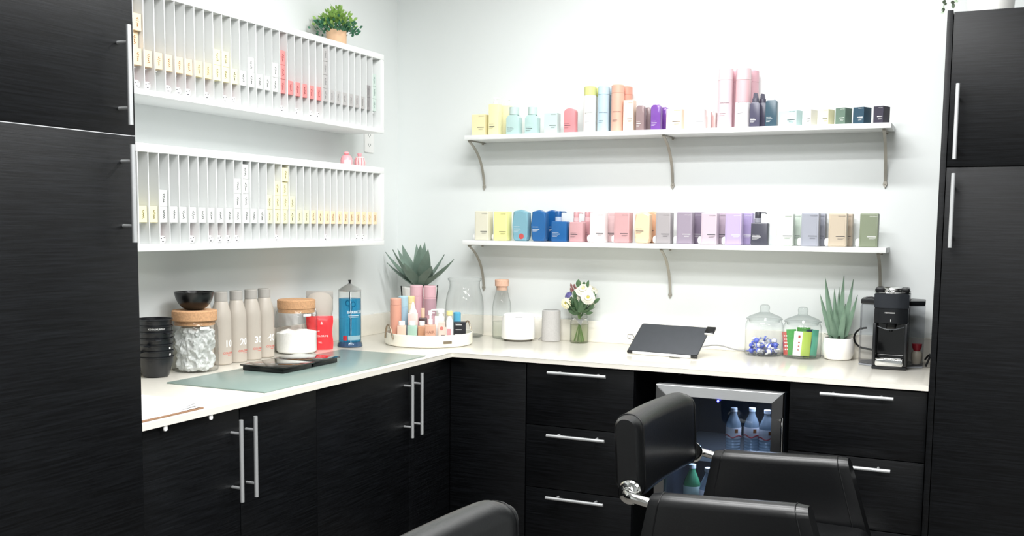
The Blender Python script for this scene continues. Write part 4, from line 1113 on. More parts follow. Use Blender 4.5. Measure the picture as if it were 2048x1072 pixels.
def flower(name, label, cat, c, r, n, col, ccol, facing, stemx):
    t = thing(name, label, cat, (vx, vy, Z0 + 0.004), 0, 'flowers in the jar vase')
    c = Vector(c) - Vector((vx, vy, Z0 + 0.004))
    f = Vector(facing).normalized()
    g = G(); bloom(c, n, r, r * 0.27, 0.2, g, f)
    obj('bloom', g, pl(col, 0.6), t)
    g = G(); bm_ = bmesh.ops.create_icosphere(g.bm, subdivisions=2, radius=r * 0.24); bmesh.ops.translate(g.bm, verts=bm_['verts'], vec=c + f * r * 0.22)
    obj('flower_center', g, pl(ccol, 0.8), t)
    s0 = Vector((stemx, random.uniform(-0.015, 0.015), 0.001)); s1 = Vector((stemx * -0.25, 0, 0.112))
    obj('stem', G().tube([s0, (s0 + s1) / 2, s1, s1 + (c - s1) * 0.5 + Vector((0, 0, 0.004)), c - f * 0.003], 0.0016, 6), STEM, t)
CAMD = (0.40, -0.90, 0.15)
flower('chrysanthemum', 'big white chrysanthemum at the top of the bouquet', 'flower', (0.970, -0.083, 1.143), 0.036, 24, '#e9e7d6', '#d8d09a', (0.1, -0.8, 0.55), 0.012)
flower('chrysanthemum', 'white chrysanthemum with yellow eye in front of the big one', 'flower', (0.998, -0.104, 1.1120), 0.030, 20, '#eceadb', '#c9bd5a', CAMD, 0.022)
flower('chrysanthemum', 'small white chrysanthemum low on the bouquet side away from the speaker', 'flower', (1.012, -0.085, 1.094), 0.018, 16, '#e9e7d6', '#c9bd5a', (0.7, -0.6, 0.1), 0.018)
flower('chrysanthemum', 'white chrysanthemum at the back edge of the bouquet', 'flower', (1.003, -0.062, 1.140), 0.024, 18, '#e4e2d2', '#d2cb90', (0.5, -0.4, 0.6), 0.006)
flower('chrysanthemum', 'small white bloom peeking low in the bouquet middle', 'flower', (0.945, -0.090, 1.105), 0.015, 14, '#e9e7d6', '#d2cb90', (0.0, -0.9, 0.1), -0.004)
flower('daisy', 'cream daisy with yellow eye hanging at the speaker side', 'flower', (0.897, -0.095, 1.0825), 0.0240, 13, '#fbf7cf', '#a89a3c', (-0.1, -0.95, 0.05), -0.022)
flower('statice', 'purple flower head at the speaker side of the bouquet', 'flower', (0.903, -0.083, 1.117), 0.0195, 16, '#6d68a6', '#5a5594', (-0.3, -0.6, 0.6), -0.014)
LEAFM = mat('bouquet_leaf', '#4d6b4a', 0.5, noise=0.3, scale=60)
t = thing('leafy_sprig', 'dark green leafy twigs filling the bouquet in the jar vase', 'foliage', (vx, vy, Z0 + 0.004), 0, 'flowers in the jar vase')
rnd = random.Random(11)
g = G()
lv = [(0.950, 1.187, 0.03, 0.018), (0.996, 1.185, 0.034, 0.011), (0.972, 1.178, 0.022, 0.012), (1.024, 1.137, 0.02, 0.012), (1.047, 1.110, 0.03, 0.012), (1.022, 1.083, 0.028, 0.016), (0.909, 1.053, 0.035, 0.014), (1.018, 1.049, 0.03, 0.011), (1.030, 1.128, 0.02, 0.010), (1.005, 1.066, 0.03, 0.015), (0.935, 1.140, 0.035, 0.012), (0.925, 1.105, 0.04, 0.016), (0.93, 1.07, 0.04, 0.014)]
c0 = Vector((0, 0, 0.112))
for x, z, ln_, w in lv:
    tip = Vector((x - vx, rnd.uniform(-0.03, 0.0), z - Z0 - 0.004)); d = (tip - c0).normalized()
    b = tip - d * ln_ * 1.15
    g.leaf(b, tip, (b + tip) / 2 + Vector((0, -0.003, 0.002)), w * 1.25, 0.0014, (d.z, 0.15, -d.x), 6)
    g.tube([c0 * 0.9, (c0 + b) / 2, b], 0.0011, 5)
for k in range(75):
    a = rnd.uniform(0, 2 * PI); e = rnd.uniform(0.2, 1.3); L_ = rnd.uniform(0.03, 0.088)
    d = Vector((math.cos(a) * e, math.sin(a) * e * 0.6, rnd.uniform(0.5, 1.0))).normalized()
    b = c0 + Vector((math.cos(a) * 0.015, math.sin(a) * 0.015, 0.008)) + d * L_ * 0.3; tip = c0 + d * (L_ + 0.02)
    g.leaf(b, tip, (b + tip) / 2 + Vector((0, 0, 0.004)), rnd.uniform(0.010, 0.018), 0.0014, (math.sin(a), -math.cos(a), 0.3), 5)
obj('foliage', g, LEAFM, t)
g = G()
for k in range(6):
    a = 2 * PI * k / 6
    g.tube([(0.024 * math.cos(a), 0.022 * math.sin(a), 0.001), (0.004 * math.cos(a), 0.004 * math.sin(a), 0.07), (-0.008 * math.cos(a), -0.008 * math.sin(a), 0.115)], 0.0017, 6)
obj('stem', g, STEM, t)
t = thing('berry_sprig', 'reddish bud twig at the top of the bouquet', 'twig', (vx, vy, Z0 + 0.004), 0, 'flowers in the jar vase')
g = G(); st = G()
for x, z in ((0.915, 1.163), (0.930, 1.161), (0.936, 1.150), (0.922, 1.148), (0.914, 1.145)):
    p = Vector((x - vx, -0.012, z - Z0 - 0.004))
    d = (p - c0).normalized()
    g.leaf(p - d * 0.014, p + d * 0.006, p - d * 0.004, 0.010, 0.007, (d.z, 0, -d.x), 6)
    st.tube([c0 * 0.3, c0 * 0.98, (c0 + p) / 2, p - d * 0.012], 0.0011, 6)
obj('buds', g, pl('#8e5a58', 0.6), t); obj('stem', st, STEM, t)

# ------------------------------------------------------------------ tablet, jars, aloe, coffee machine
t = thing('tablet', 'dark tablet in a case leaning back with small card reader plugged in', 'tablet', (1.2545, -0.331, Z0), R(-6.2))
tl = math.atan2(0.094, 0.139)
M0 = Matrix.Translation((0, 0, 0.0075)) @ Matrix.Rotation(tl, 4, 'X')
DK = mat('slate_case', '#3a3d42', 0.6, noise=0.12, scale=40)
g = G(); g.T = M0
g.prism(rrect(0.288, 0.168, 0.010, 4, 0.0), 0.0035, 0.0105, 'z', 0.002, 2)
obj('case_back', g, DK, t)
g = G(); g.T = M0
g.prism(rrect(0.276, 0.156, 0.008, 4, 0.006, 0.006), 0.0, 0.0033, 'z', 0.001, 1)
obj('screen', g, BLKGL, t)
g = G(); g.T = M0
g.box((0.022, -0.0062, -0.002), (0.262, -0.0004, 0.008), 0.001)
obj('white_edge', g, WHT, t, label='white bottom edge strip')
g = G(); g.T = M0
g.box((0.0, -0.0075, -0.001), (0.020, 0.003, 0.0100), 0.001)
obj('corner_foot', g, BLKPL, t)
g = G(); g.T = M0
g.box((0.264, -0.0075, -0.001), (0.288, 0.003, 0.0100), 0.001)
obj('corner_foot', g, BLKPL, t)
g = G().prism([(0.12, 0.0), (0.17, 0.0), (0.158, 0.085), (0.132, 0.085)], 0.136, 0.139, 'y', 0.001, 1)
obj('kickstand', g, DK, t, rot=0.0)
g = G(); g.T = M0
g.box((0.278, 0.125, 0.0108), (0.314, 0.162, 0.0205), 0.002)
obj('card_reader', g, BLKPL, t)
g = G(); g.T = M0
g.box((0.2785, 0.1215, 0.009), (0.3135, 0.1248, 0.018), 0.0005)
obj('reader_slot', g, WHT, t)
g = G(); g.T = M0
g.tube([(0.002, 0.075, 0.004), (-0.012, 0.092, 0.010), (-0.030, 0.086, 0.016), (-0.026, 0.070, 0.012), (0.002, 0.066, 0.004)], 0.0012, 8)
obj('pencil_loop', g, BLKPL, t)
cb = obj('charging_cable', G().tube(arc((1.470, -0.125, Z0 + 0.010), (1.530, -0.085, Z0 + 0.034), (1.575, -0.060, Z0 + 0.019), 10) + arc((1.585, -0.056, Z0 + 0.016), (1.61, -0.045, Z0 + 0.006), (1.640, -0.026, Z0 + 0.0042), 8) + [(1.66, -0.0242, Z0 + 0.0036), (1.80, -0.0242, Z0 + 0.0036), (2.03, -0.0242, Z0 + 0.0036)], 0.003, 10), mat('grey_cable', '#a3a3a3', 0.5), None)
tag(cb, 'grey charging cable curving from the tablet behind the glass jars', 'cable')

def cookie_jar(label, x, y, r, hb, grp):
    t = thing('cookie_jar', label, 'jar', (x, y, Z0), 0, grp)
    obj('jar_body', G().lathe([(0, 0), (r - 0.008, 0), (r - 0.001, 0.004), (r, 0.010), (r, hb * 0.82), (r * 0.985, hb * 0.89), (r * 0.93, hb * 0.945), (r * 0.905, hb * 0.97), (r * 0.93, hb)], seg=48), CLEAR2, t)
    obj('glass_base', G().lathe([(0, 0.003), (r - 0.008, 0.003), (r - 0.004, 0.008), (0, 0.009)], seg=40), CLEAR2, t)
    h = hb + 0.0006
    obj('lid', G().lathe([(r * 0.80, h - 0.012), (r * 0.84, h), (r * 0.965, h + 0.0005), (r * 0.97, h + 0.003), (r * 0.80, h + 0.012), (r * 0.45, h + 0.022), (r * 0.28, h + 0.027), (r * 0.24, h + 0.033), (r * 0.27, h + 0.045), (r * 0.24, h + 0.054), (r * 0.15, h + 0.0575), (0, h + 0.058)], seg=40), glass('lid_glass', (0.93, 0.95, 0.945), (0.52, 0.55, 0.55), 1.0, 2.5), t)
    return t
GJ = 'glass lidded jars by the aloe'
JX, JY, JR = 1.7367, -0.1005, 0.0725
KX, KY, KR = 1.8835, -0.1060, 0.0725
cookie_jar('glass lidded jar with blue and white wrapped candies', JX, JY, JR, 0.141, GJ)
cookie_jar('glass lidded jar with colourful upright packets beside the aloe', KX, KY, KR, 0.138, GJ)
# wrapped candies
rnd = random.Random(5)
placed = []
CAN = [mat('candy_foil', '#f1f3f6', 0.25, noise=0.15, scale=60), mat('candy_blue', '#5f6fd0', 0.3, noise=0.15, scale=60), mat('candy_silver', '#c5c9d3', 0.2, 0.5, noise=0.15, scale=60)]
gm = []
for v in range(3):
    g = G()
    g.lathe([(0, -0.011), (0.006, -0.0095), (0.010, -0.004), (0.0105, 0), (0.010, 0.004), (0.006, 0.0095), (0, 0.011)], (0, 0, 0), 12, 'x')
    for s in (-1, 1):
        g.loft([[(s * 0.0095, 0.002 * math.cos(2 * PI * a / 10), 0.002 * math.sin(2 * PI * a / 10)) for a in range(10)], [(s * 0.020, (0.010 if a % 2 else 0.008) * math.cos(2 * PI * a / 10), 0.003 * math.sin(2 * PI * a / 10)) for a in range(10)]])
    me = g.mesh('candy', 40); me.materials.append(CAN[v]); gm.append(me)
blue_dot = G().lathe([(0.0099, -0.003), (0.0108, -0.0028), (0.0108, 0.0028), (0.0099, 0.003)], (0, 0, 0), 12, 'x').mesh('blue_band'); blue_dot.materials.append(CAN[1])
k = 0
for layer, (zz, rad, n) in enumerate(((0.021, 0.048, 7), (0.021, 0.015, 2), (0.040, 0.046, 7), (0.040, 0.012, 2), (0.058, 0.040, 5))):
    for i in range(n):
        a = 2 * PI * i / n + layer * 0.4
        o = link('wrapped_candy', gm[(i + 2 * layer) % 3], None, None, (JX + rad * math.cos(a), JY + rad * math.sin(a), Z0 + zz + rnd.uniform(-0.003, 0.003)), (rnd.uniform(-0.4, 0.4), rnd.uniform(-0.5, 0.5), a + PI / 2 + rnd.uniform(-0.6, 0.6)))
        tag(o, 'blue and white wrapped candy in the glass jar heap', 'candy', 'wrapped candies in the jar')
        link('blue_band', blue_dot, None, o)
# packets
PK = [('#ef7268', 'coral red dotted packet at the jar wall', -0.050, -0.016, -24, -0.10, 0.038, 0.088, 0), ('#5fb362', 'grass green packet beside the coral red one', -0.030, -0.024, -14, -0.09, 0.040, 0.100, 0), ('#f4f2ee', 'white printed packet in the middle of the jar', -0.008, -0.038, 6, 0.05, 0.040, 0.094, 1), ('#c3df66', 'lime green packet beside the white one', 0.018, -0.034, 30, 0.08, 0.036, 0.094, 0), ('#3e4c66', 'navy blue packet in the packet jar', 0.030, -0.018, 50, 0.0, 0.034, 0.102, 0), ('#6cc3a6', 'teal green packet at the aloe side of the jar', 0.044, -0.004, 58, 0.10, 0.038, 0.100, 0), ('#58a64a', 'dark green packet standing at the back of the jar', 0.004, 0.010, 8, 0.0, 0.050, 0.106, 0)]
for col, lab, dx, dy, rz, tilt, w, h, pr in PK:
    t = thing('snack_packet', lab + ' with packets', 'packet', (KX + dx, KY + dy, Z0 + 0.0105), 0, 'packets in the glass jar')
    t.rotation_euler = (0, tilt, R(rz))
    rings = []
    for i in range(9):
        u = i / 8
        th_ = 0.0045 * math.sin(PI * min(1, max(0, (u - 0.06) / 0.88))) ** 0.6 + 0.0006 if 0.06 < u < 0.94 else 0.0006
        rings.append([(math.cos(2 * PI * a / 16) * w / 2, math.sin(2 * PI * a / 16) * th_, u * h) for a in range(16)])
    obj('packet_body', G().loft(rings), pl(col, 0.35), t)
    if pr:
        link('lettering', print_mesh('lettering', (), [(-0.004, 0.070, 0.008, 0.010), (-0.003, 0.050, 0.007, 0.004), (-0.003, 0.036, 0.006, 0.004), (-0.004, 0.022, 0.007, 0.003)], -0.0052), pl('#c2584c'), t)
    elif col == '#ef7268':
        link('print', print_mesh('print', (), [(-0.008 + 0.009 * (i % 2), 0.018 + 0.013 * (i // 2), 0.005, 0.005) for i in range(10)], -0.0052), INKW, t)

# aloe
AX, AY = 2.0155, -0.0840
t = thing('potted_aloe', 'tall aloe in a round white pot beside the coffee machine', 'potted plant', (AX, AY, Z0))
obj('pot', G().lathe([(0, 0), (0.042, 0), (0.050, 0.004), (0.0575, 0.022), (0.0595, 0.040), (0.0575, 0.062), (0.0525, 0.080), (0.051, 0.083), (0.0485, 0.0825), (0.049, 0.072), (0, 0.070)], seg=44), mat('matte_white_pot', '#f6f3ee', 0.55, noise=0.03, scale=40), t)
obj('soil', G().lathe([(0, 0.0705), (0.0485, 0.0705), (0.030, 0.076), (0, 0.078)], seg=20), mat('dark_soil', '#2c2824', 0.95, noise=0.4, scale=120, bump=0.6), t)
AL = mat('aloe_leaf', '#6c8672', 0.5, noise=0.25, scale=30)
g = G()
def pa(u): return (1.0 - 0.55 * u) * (1 - u ** 5)
for x, y, z, w in ((1.958, -0.084, 1.2276, .024), (2.026, -0.08, 1.2355, .025), (2.061, -0.085, 1.222, .023), (2.0796, -0.095, 1.164, .021), (1.942, -0.09, 1.1624, .020), (1.991, -0.07, 1.1846, .020), (2.0076, -0.06, 1.190, .018), (1.985, -0.125, 1.1037, .022), (2.040, -0.12, 1.130, .024), (2.000, -0.10, 1.12, .026)):
    tp = Vector((x - AX + 0.0, y - AY, z - Z0)); b = Vector((tp.x * 0.22, tp.y * 0.3, 0.070))
    c = Vector((tp.x * 0.66, tp.y * 0.7, 0.070 + (tp.z - 0.07) * 0.42))
    g.leaf(b, tp, c, w * 1.3, w * 0.75, (1, 0.3 * (1 if tp.x < 0 else -1), 0), 10, pa, 0.1)
for k in range(7):
    a = R(25 + 51 * k)
    d = Vector((math.cos(a), math.sin(a), 0))
    g.leaf(d * 0.014 + Vector((0, 0, 0.070)), d * 0.054 + Vector((0, 0, 0.096)), d * 0.032 + Vector((0, 0, 0.094)), 0.014, 0.005, (-d.y, d.x, 0), 6, pa)
obj('foliage', g, AL, t, smooth=50)

# pod coffee machine
CMX, CMY = 2.2160, -0.300
t = thing('coffee_machine', 'black pod coffee machine with chrome lever and clear side tanks', 'coffee machine', (CMX, CMY, Z0), R(2))
W = 0.116
MB = mat('machine_black', '#15171a', 0.3, noise=0.08, scale=50)
g = G()
g.box((-W / 2, 0.105, 0.0), (W / 2, 0.245, 0.2185), 0.006)
g.box((-W / 2, 0.0, 0.0), (W / 2, 0.104, 0.012), 0.003)
g.box((-W / 2, 0.002, 0.0125), (-W / 2 + 0.010, 0.104, 0.165), 0.002).box((W / 2 - 0.010, 0.002, 0.0125), (W / 2, 0.104, 0.165), 0.002)
obj('machine_body', g, MB, t)
def dshape(w, y0, y1, bow, n=12):
    p = [(-w / 2 + w * i / n, y0 + bow * (1 - math.sin(PI * i / n))) for i in range(n + 1)]
    return p + [(w / 2, y1), (-w / 2, y1)]
obj('brew_head', G().prism(dshape(W - 0.003, 0.001, 0.104, 0.012), 0.1655, 0.2180, 'z', 0.003, 2), MB, t)
obj('front_panel', G().box((-W / 2 + 0.012, 0.098, 0.0130), (W / 2 - 0.012, 0.1045, 0.165)), BLKGL, t)
obj('head_band', G().prism(dshape(W + 0.001, -0.0005, 0.246, 0.012), 0.2192, 0.2700, 'z', 0.004, 2), mat('graphite_band', '#33363b', 0.28, 0.35, noise=0.06, scale=30), t)
obj('spout', G().box((-0.016, 0.045, 0.140), (0.016, 0.08, 0.1652), 0.004).cyl((0, 0.06, 0.132), 0.007, 0.01), BLKPL, t)
g = G()
a_ = [(-0.036 + 0.072 * i / 14, 0.003 + 0.010 * (1 - math.sin(PI * i / 14)), 0.153 - 0.010 * math.sin(PI * i / 14)) for i in range(15)]
obj('spout_trim', G().tube([(x * 1.25, 0.0015 + 0.012 * (1 - math.sin(PI * i / 14)), z) for i, (x, y, z) in enumerate(a_)], 0.0016, 8), pl('#5a5e63', 0.3), t)
obj('drip_tray', G().prism(rrect(0.094, 0.024, 0.006, 3, None, 0.0130), -0.006, 0.090, 'y', 0.002, 2), mat('polished_chrome', '#d9dada', 0.12, 1.0, noise=0.03), t)
obj('drip_grid', G().box((-0.046, -0.004, 0.0375), (0.046, 0.090, 0.040), 0.0008), CHROME, t)
g = G()
g.prism(rrect(0.030, 0.0195, 0.009, 4, -0.058, 0.2715), 0.030, 0.115, 'y', 0.003, 2).prism(rrect(0.030, 0.0195, 0.009, 4, 0.028, 0.2715), 0.030, 0.115, 'y', 0.003, 2)
obj('lever_grip', g, BLKPL, t)
obj('lever_cap', G().lathe([(0, 0.2705), (0.034, 0.2705), (0.034, 0.280), (0.030, 0.289), (0.022, 0.2925), (0, 0.293)], (0, 0.052, 0), 36), CHROME, t)
obj('lever_rim', G().tube([(0.060 * math.cos(2 * PI * i / 40), 0.068 + 0.058 * math.sin(2 * PI * i / 40), 0.2725) for i in range(40)], 0.0022, 8, True), CHROME, t)
link('lettering', print_mesh('lettering', [('NESPRESSO', 0.0068, -0.021, 0.2005)], [(-0.001, 0.172, 0.0018, 0.008)], -0.0008), INKW, t)
TANK = glass('tank_plastic', (0.86, 0.87, 0.89), (0.5, 0.5, 0.53), 0.6, 2.0, 0.1)
for s, nm in ((-1, 'water_tank'), (1, 'pod_bin')):
    x0, x1 = (-W / 2 - 0.051, -W / 2 - 0.001) if s < 0 else (W / 2 + 0.001, W / 2 + 0.053)
    p = [(x0 if s < 0 else x1, 0.10), (x1 if s < 0 else x0, 0.07), (x1 if s < 0 else x0, 0.235), (x0 if s < 0 else x1, 0.21)]
    obj(nm, G().prism(p, 0.006, 0.2250, 'z', 0.008, 2), TANK, t)
    obj('tank_base', G().prism([(a * 1.0, b) for a, b in p], 0.0, 0.0055, 'z', 0.001, 1), translucent('tank_foot', '#9b9ea4', 0.8, 0.2), t)
    obj('tank_lid', G().prism(p, 0.2255, 0.2425, 'z', 0.003, 2), MB, t)
    if s < 0: obj('tank_handle', G().tube(arc((x0 + 0.012, 0.15, 0.2435), (x0 + 0.026, 0.15, 0.252), (x1 - 0.004, 0.15, 0.2435), 8), 0.003, 8), MB, t)
    if s > 0:
        pd = obj('used_pod', G().lathe([(0, 0), (0.011, 0), (0.0165, 0.012), (0.018, 0.026), (0, 0.027)], (0, 0, 0), 20), pl('#b5303d', 0.3), None, (CMX + W / 2 + 0.0245, CMY + 0.165, Z0 + 0.0555)); tag(pd, 'crimson coffee pod in the clear bin of the coffee machine', 'coffee pod', 'pods in the bin')
        pd = obj('used_pod', G().lathe([(0, 0), (0.015, 0), (0.0195, 0.018), (0.0195, 0.040), (0.014, 0.048), (0, 0.048)], (0, 0, 0), 20), pl('#c5bba8', 0.4), None, (CMX + W / 2 + 0.0245, CMY + 0.165, Z0 + 0.0068)); tag(pd, 'beige coffee pod in the clear bin of the coffee machine', 'coffee pod', 'pods in the bin')
g = G().tube([(-0.094 + 0.045 * math.cos(R(90 + 18 * i)), 0.262, 0.082 + 0.040 * math.sin(R(90 + 18 * i))) for i in range(11)] + [(-0.05, 0.262, 0.0365), (-0.02, 0.256, 0.03)], 0.0038, 10)
obj('power_cord', g, BLKPL, t)
obj('power_cord', G().tube(arc((0.118, 0.200, 0.020), (0.150, 0.150, 0.075), (0.121, 0.120, 0.0045), 12), 0.0036, 10), BLKPL, t)

# ------------------------------------------------------------------ ornaments on the racks and the right cabinet
t = thing('potted_boxwood', 'small leafy green plant in a peach wooden pot on the upper rack', 'potted plant', (0.098, -0.632, 2.1150))
obj('pot', G().lathe([(0, 0), (0.0385, 0), (0.0405, 0.004), (0.0405, 0.068), (0.039, 0.070), (0.036, 0.068), (0.036, 0.060), (0, 0.060)], seg=40), mat('peach_wood', '#e0b894', 0.6, noise=0.12, scale=8, stretch=(6, 6, 1)), t)
rnd = random.Random(3)
GA = mat('boxwood_leaf', '#96bd62', 0.5, noise=0.4, scale=25)
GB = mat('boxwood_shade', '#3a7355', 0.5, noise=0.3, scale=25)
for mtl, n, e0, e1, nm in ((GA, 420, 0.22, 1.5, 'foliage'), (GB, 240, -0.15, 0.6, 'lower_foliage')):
    g = G()
    for k in range(n):
        a = rnd.uniform(0, 2 * PI); e = rnd.uniform(e0, e1); rr = rnd.uniform(0.45, 1.0)
        d = Vector((math.cos(a) * math.cos(e), math.sin(a) * math.cos(e), math.sin(e)))
        p = Vector((d.x * 0.082 * rr, d.y * 0.088 * rr, 0.066 + d.z * 0.092 * rr))
        if rnd.random() < 0.12 and e < 0.6: p += Vector((d.x, d.y, 0)) * 0.022
        q = p + Vector((d.x, d.y, 0.7)).normalized() * rnd.uniform(0.011, 0.018)
        g.leaf(p, q, (p + q) / 2 + Vector((0, 0, 0.002)), rnd.uniform(0.008, 0.013), 0.0012, (rnd.uniform(-1, 1), rnd.uniform(-1, 1), 0.3), 3)
    for k in range(14):
        a = 2 * PI * k / 14
        g.tube([(0.01 * math.cos(a), 0.01 * math.sin(a), 0.055), (0.03 * math.cos(a), 0.03 * math.sin(a), 0.09), (0.055 * math.cos(a), 0.06 * math.sin(a), 0.115)], 0.001, 5)
    obj(nm, g, mtl, t, smooth=60)

PINK = mat('pink_ceramic', '#f6a9b0', 0.35, noise=0.05, scale=40)
for x, y, lab, kind in ((0.118, -0.594, 'round pink figurine with white front, on the lower rack', 0), (0.118, -0.498, 'round pink figurine with rose stripes, on the lower rack', 1)):
    t = thing('pink_figurine', lab, 'ornament', (x, y, 1.6484), R(45), 'pink figurines on the lower rack')
    obj('figurine_body', G().lathe([(0, 0), (0.020, 0), (0.0245, 0.008), (0.0250, 0.020), (0.0215, 0.034), (0.0150, 0.042), (0, 0.046)], seg=28), PINK if kind == 0 else pl('#f9d3d3', 0.35), t)
    obj('figurine_head', G().lathe([(0, 0.0435), (0.0075, 0.0445), (0.0125, 0.050) if kind == 0 else (0.009, 0.050), (0.0095, 0.0555), (0, 0.058)], seg=20), PINK, t)
    if kind == 0:
        link('white_front', print_mesh('white_front', bars=[(-0.014, 0.004, 0.028, 0.018)], bend=(0.0254, 0.0)), WHT, t)
    else:
        g = G()
        for a in (-50, -20, 10, 40):
            g.tube([(0.0235 * math.sin(R(a)), -0.0235 * math.cos(R(a)), 0.006), (0.0249 * math.sin(R(a)), -0.0249 * math.cos(R(a)), 0.020), (0.0205 * math.sin(R(a)), -0.0205 * math.cos(R(a)), 0.036)], 0.0022, 6)
        obj('stripe', g, pl('#ee8d96', 0.4), t)

t = thing('potted_vine', 'trailing grey-green vine in a white pot on the right tall cabinet', 'potted plant', (2.485, -0.440, 2.0895))
obj('pot', G().lathe([(0, 0), (0.060, 0), (0.066, 0.004), (0.074, 0.11), (0.071, 0.112), (0.068, 0.10), (0, 0.098)], seg=36), mat('white_ceramic', '#f3f2ee', 0.35), t)
VM = mat('vine_leaf', '#8a9a84', 0.6, noise=0.25, scale=40)
g = G()
for pts in ([(0, 0, 0.10), (-0.05, -0.03, 0.13), (-0.090, -0.05, 0.075), (-0.110, -0.06, 0.045)], [(0, 0, 0.10), (-0.08, -0.02, 0.12), (-0.135, -0.04, 0.065), (-0.142, -0.05, 0.022)], [(0, 0, 0.10), (0.05, -0.05, 0.15), (0.10, -0.06, 0.12), (0.12, -0.07, 0.08)], [(0, 0, 0.1), (0.02, -0.06, 0.16), (0.03, -0.09, 0.12)], [(0, 0, 0.1), (-0.04, 0.03, 0.17), (-0.09, 0.05, 0.16)]):
    g.tube(pts, 0.0016, 6)
    for k in range(len(pts) - 1):
        for u in (0.3, 0.7, 1.0):
            p = Vector(pts[k]).lerp(Vector(pts[k + 1]), u)
            for s in (-1, 1):
                q = p + Vector((rnd.uniform(-0.01, 0.01), -0.004 + s * 0.012, rnd.uniform(-0.014, 0.012)))
                g.leaf(p, q, (p + q) / 2 + Vector((0, 0, 0.003)), 0.011, 0.001, (1, 0, 0.3), 4)
obj('foliage', g, VM, t, smooth=60)

# ------------------------------------------------------------------ styling chairs
def chair_parts(t):
    # local frame: the sitter looks along +x, floor at z=0
    def rr_ring(x0, x1, z0, z1, y, r, n=6):
        return [(x, y, z) for x, z in rrect(x1 - x0, z1 - z0, min(r, (x1 - x0) * 0.49, (z1 - z0) * 0.49), n, x0, z0)]
    rings = []
    N_ = 22
    hw = 0.278
    for i in range(N_ + 1):
        s = -1 + 2 * i / N_
        e = abs(s)
        k = 1.0 if e < 0.90 else math.sqrt(max(0.0, 1 - ((e - 0.90) / 0.10) ** 2)) * 0.32 + 0.68
        bow = 0.028 * (1 - s * s)
        zt = 0.893 - 0.002 * s - 0.020 * max(0, e - 0.8) / 0.2 * (1 if s > 0 else 0.35)
        zb = 0.655 + (0.004 if s > 0 else 0.03) * max(0, e - 0.7) / 0.3
        th = 0.080 * k
        xc = -0.272 - bow * 0.6 - 0.003 * s
        y = hw * s
        ring = []
        for x, z in rrect(th, zt - zb, min(0.036, th * 0.45), 6, xc - th / 2, zb):
            ring.append((x - (z - 0.66) * 0.06, y, z))
        rings.append(ring)
    obj('backrest', G().loft(rings), LEATHER, t, smooth=40)
    for idx, nm in ((2, 'piping'), (N_ - 1, 'piping')):
        c = Vector((sum(p[0] for p in rings[idx]) / len(rings[idx]), rings[idx][0][1], sum(p[2] for p in rings[idx]) / len(rings[idx])))
        pts = [c + (Vector(p) - c) * 1.006 for p in rings[idx]]
        obj(nm, G().tube(pts, 0.0022, 6, True), LEATHER, t)
    for s in (-1, 1):
        y0 = s * 0.301 - 0.035
        rings = []
        xs0, xs1 = -0.189, 0.218
        M_ = 14
        for i in range(M_ + 1):
            u = i / M_
            zt = 0.704 + 0.022 * u
            e = 0.0
            if u < 0.06: e = (0.06 - u) / 0.06
            if u > 0.94: e = (u - 0.94) / 0.06
            sh = 1 - 0.16 * e * e
            ring = []
            for yy, zz in rrect(0.070 * sh, (zt - 0.42), 0.030 * sh, 6, y0 + 0.035 * (1 - sh), 0.42):
                if zz > zt - 0.05: pass
                zz = zz if zz < zt - 0.04 else zz - 0.004 * e * e
                x = xs0 + (xs1 - xs0) * u
                dz = zt - zz
                x += dz * (-0.20 * (1 - u) + 0.30 * u)
                # the pad is fuller at the top than the panel below it
                f = 1.0 if dz < 0.075 else 0.86
                ring.append((x, y0 + 0.035 + (yy - y0 - 0.035) * f, zz))
            rings.append(ring)
        a = obj('armrest', G().loft(rings), LEATHER, t, smooth=40)
        for idx in (1, M_ - 1):
            c = Vector((sum(p[0] for p in rings[idx]) / len(rings[idx]), sum(p[1] for p in rings[idx]) / len(rings[idx]), sum(p[2] for p in rings[idx]) / len(rings[idx])))
            obj('seam', G().tube([c + (Vector(p) - c) * 1.004 for p in rings[idx]], 0.0018, 6, True), LEATHER, a)
        # chrome pivot that joins back and arm
        yb = s * 0.2825
        g = G().lathe([(0, 0), (0.034, 0), (0.034, 0.004), (0.030, 0.009), (0.018, 0.012), (0.016, 0.014), (0, 0.014)], (0, 0, 0), 32, 'y')
        g.T = Matrix.Translation((-0.262, yb, 0.690)) @ Matrix.Rotation(0 if s < 0 else PI, 4, 'Z')
        bmesh.ops.transform(g.bm, matrix=g.T, verts=list(g.bm.verts)); g.T = None
        yo = s * 0.318
        pth = arc((-0.262, yb + s * 0.010, 0.690), (-0.262, yo, 0.690), (-0.232, yo, 0.684), 8)[:-1] + [(-0.215, yo, 0.681), (-0.170, s * 0.312, 0.672)]
        g.tube(pth, 0.0135, 16)
        obj('pivot_arm', g, CHROME, t)
    g = G().box((-0.225, -0.264, 0.395), (0.30, 0.264, 0.530), 0.035, 4)
    obj('seat', g, LEATHER, t, smooth=50)
    obj('seat_frame', G().box((-0.19, -0.22, 0.345), (0.24, 0.22, 0.394), 0.008), BLKPL, t)
    obj('column', G().cyl((0, 0, 0.03), 0.045, 0.18).cyl((0, 0, 0.21), 0.030, 0.135), CHROME, t)
    obj('base_plate', G().lathe([(0, 0), (0.31, 0), (0.315, 0.006), (0.30, 0.018), (0.06, 0.0295), (0, 0.0295)], seg=56), CHROME, t)
ch = thing('styling_chair', 'black leather styling chair with padded arms in front of the wine fridge', 'chair', (1.929, -1.236, 0), R(-2.5), 'black leather styling chairs')
chair_parts(ch)
dup(ch, (1.948, -2.640, 0), R(-2.5), 'black leather styling chair cut off by the picture edge, only its curved back top showing')

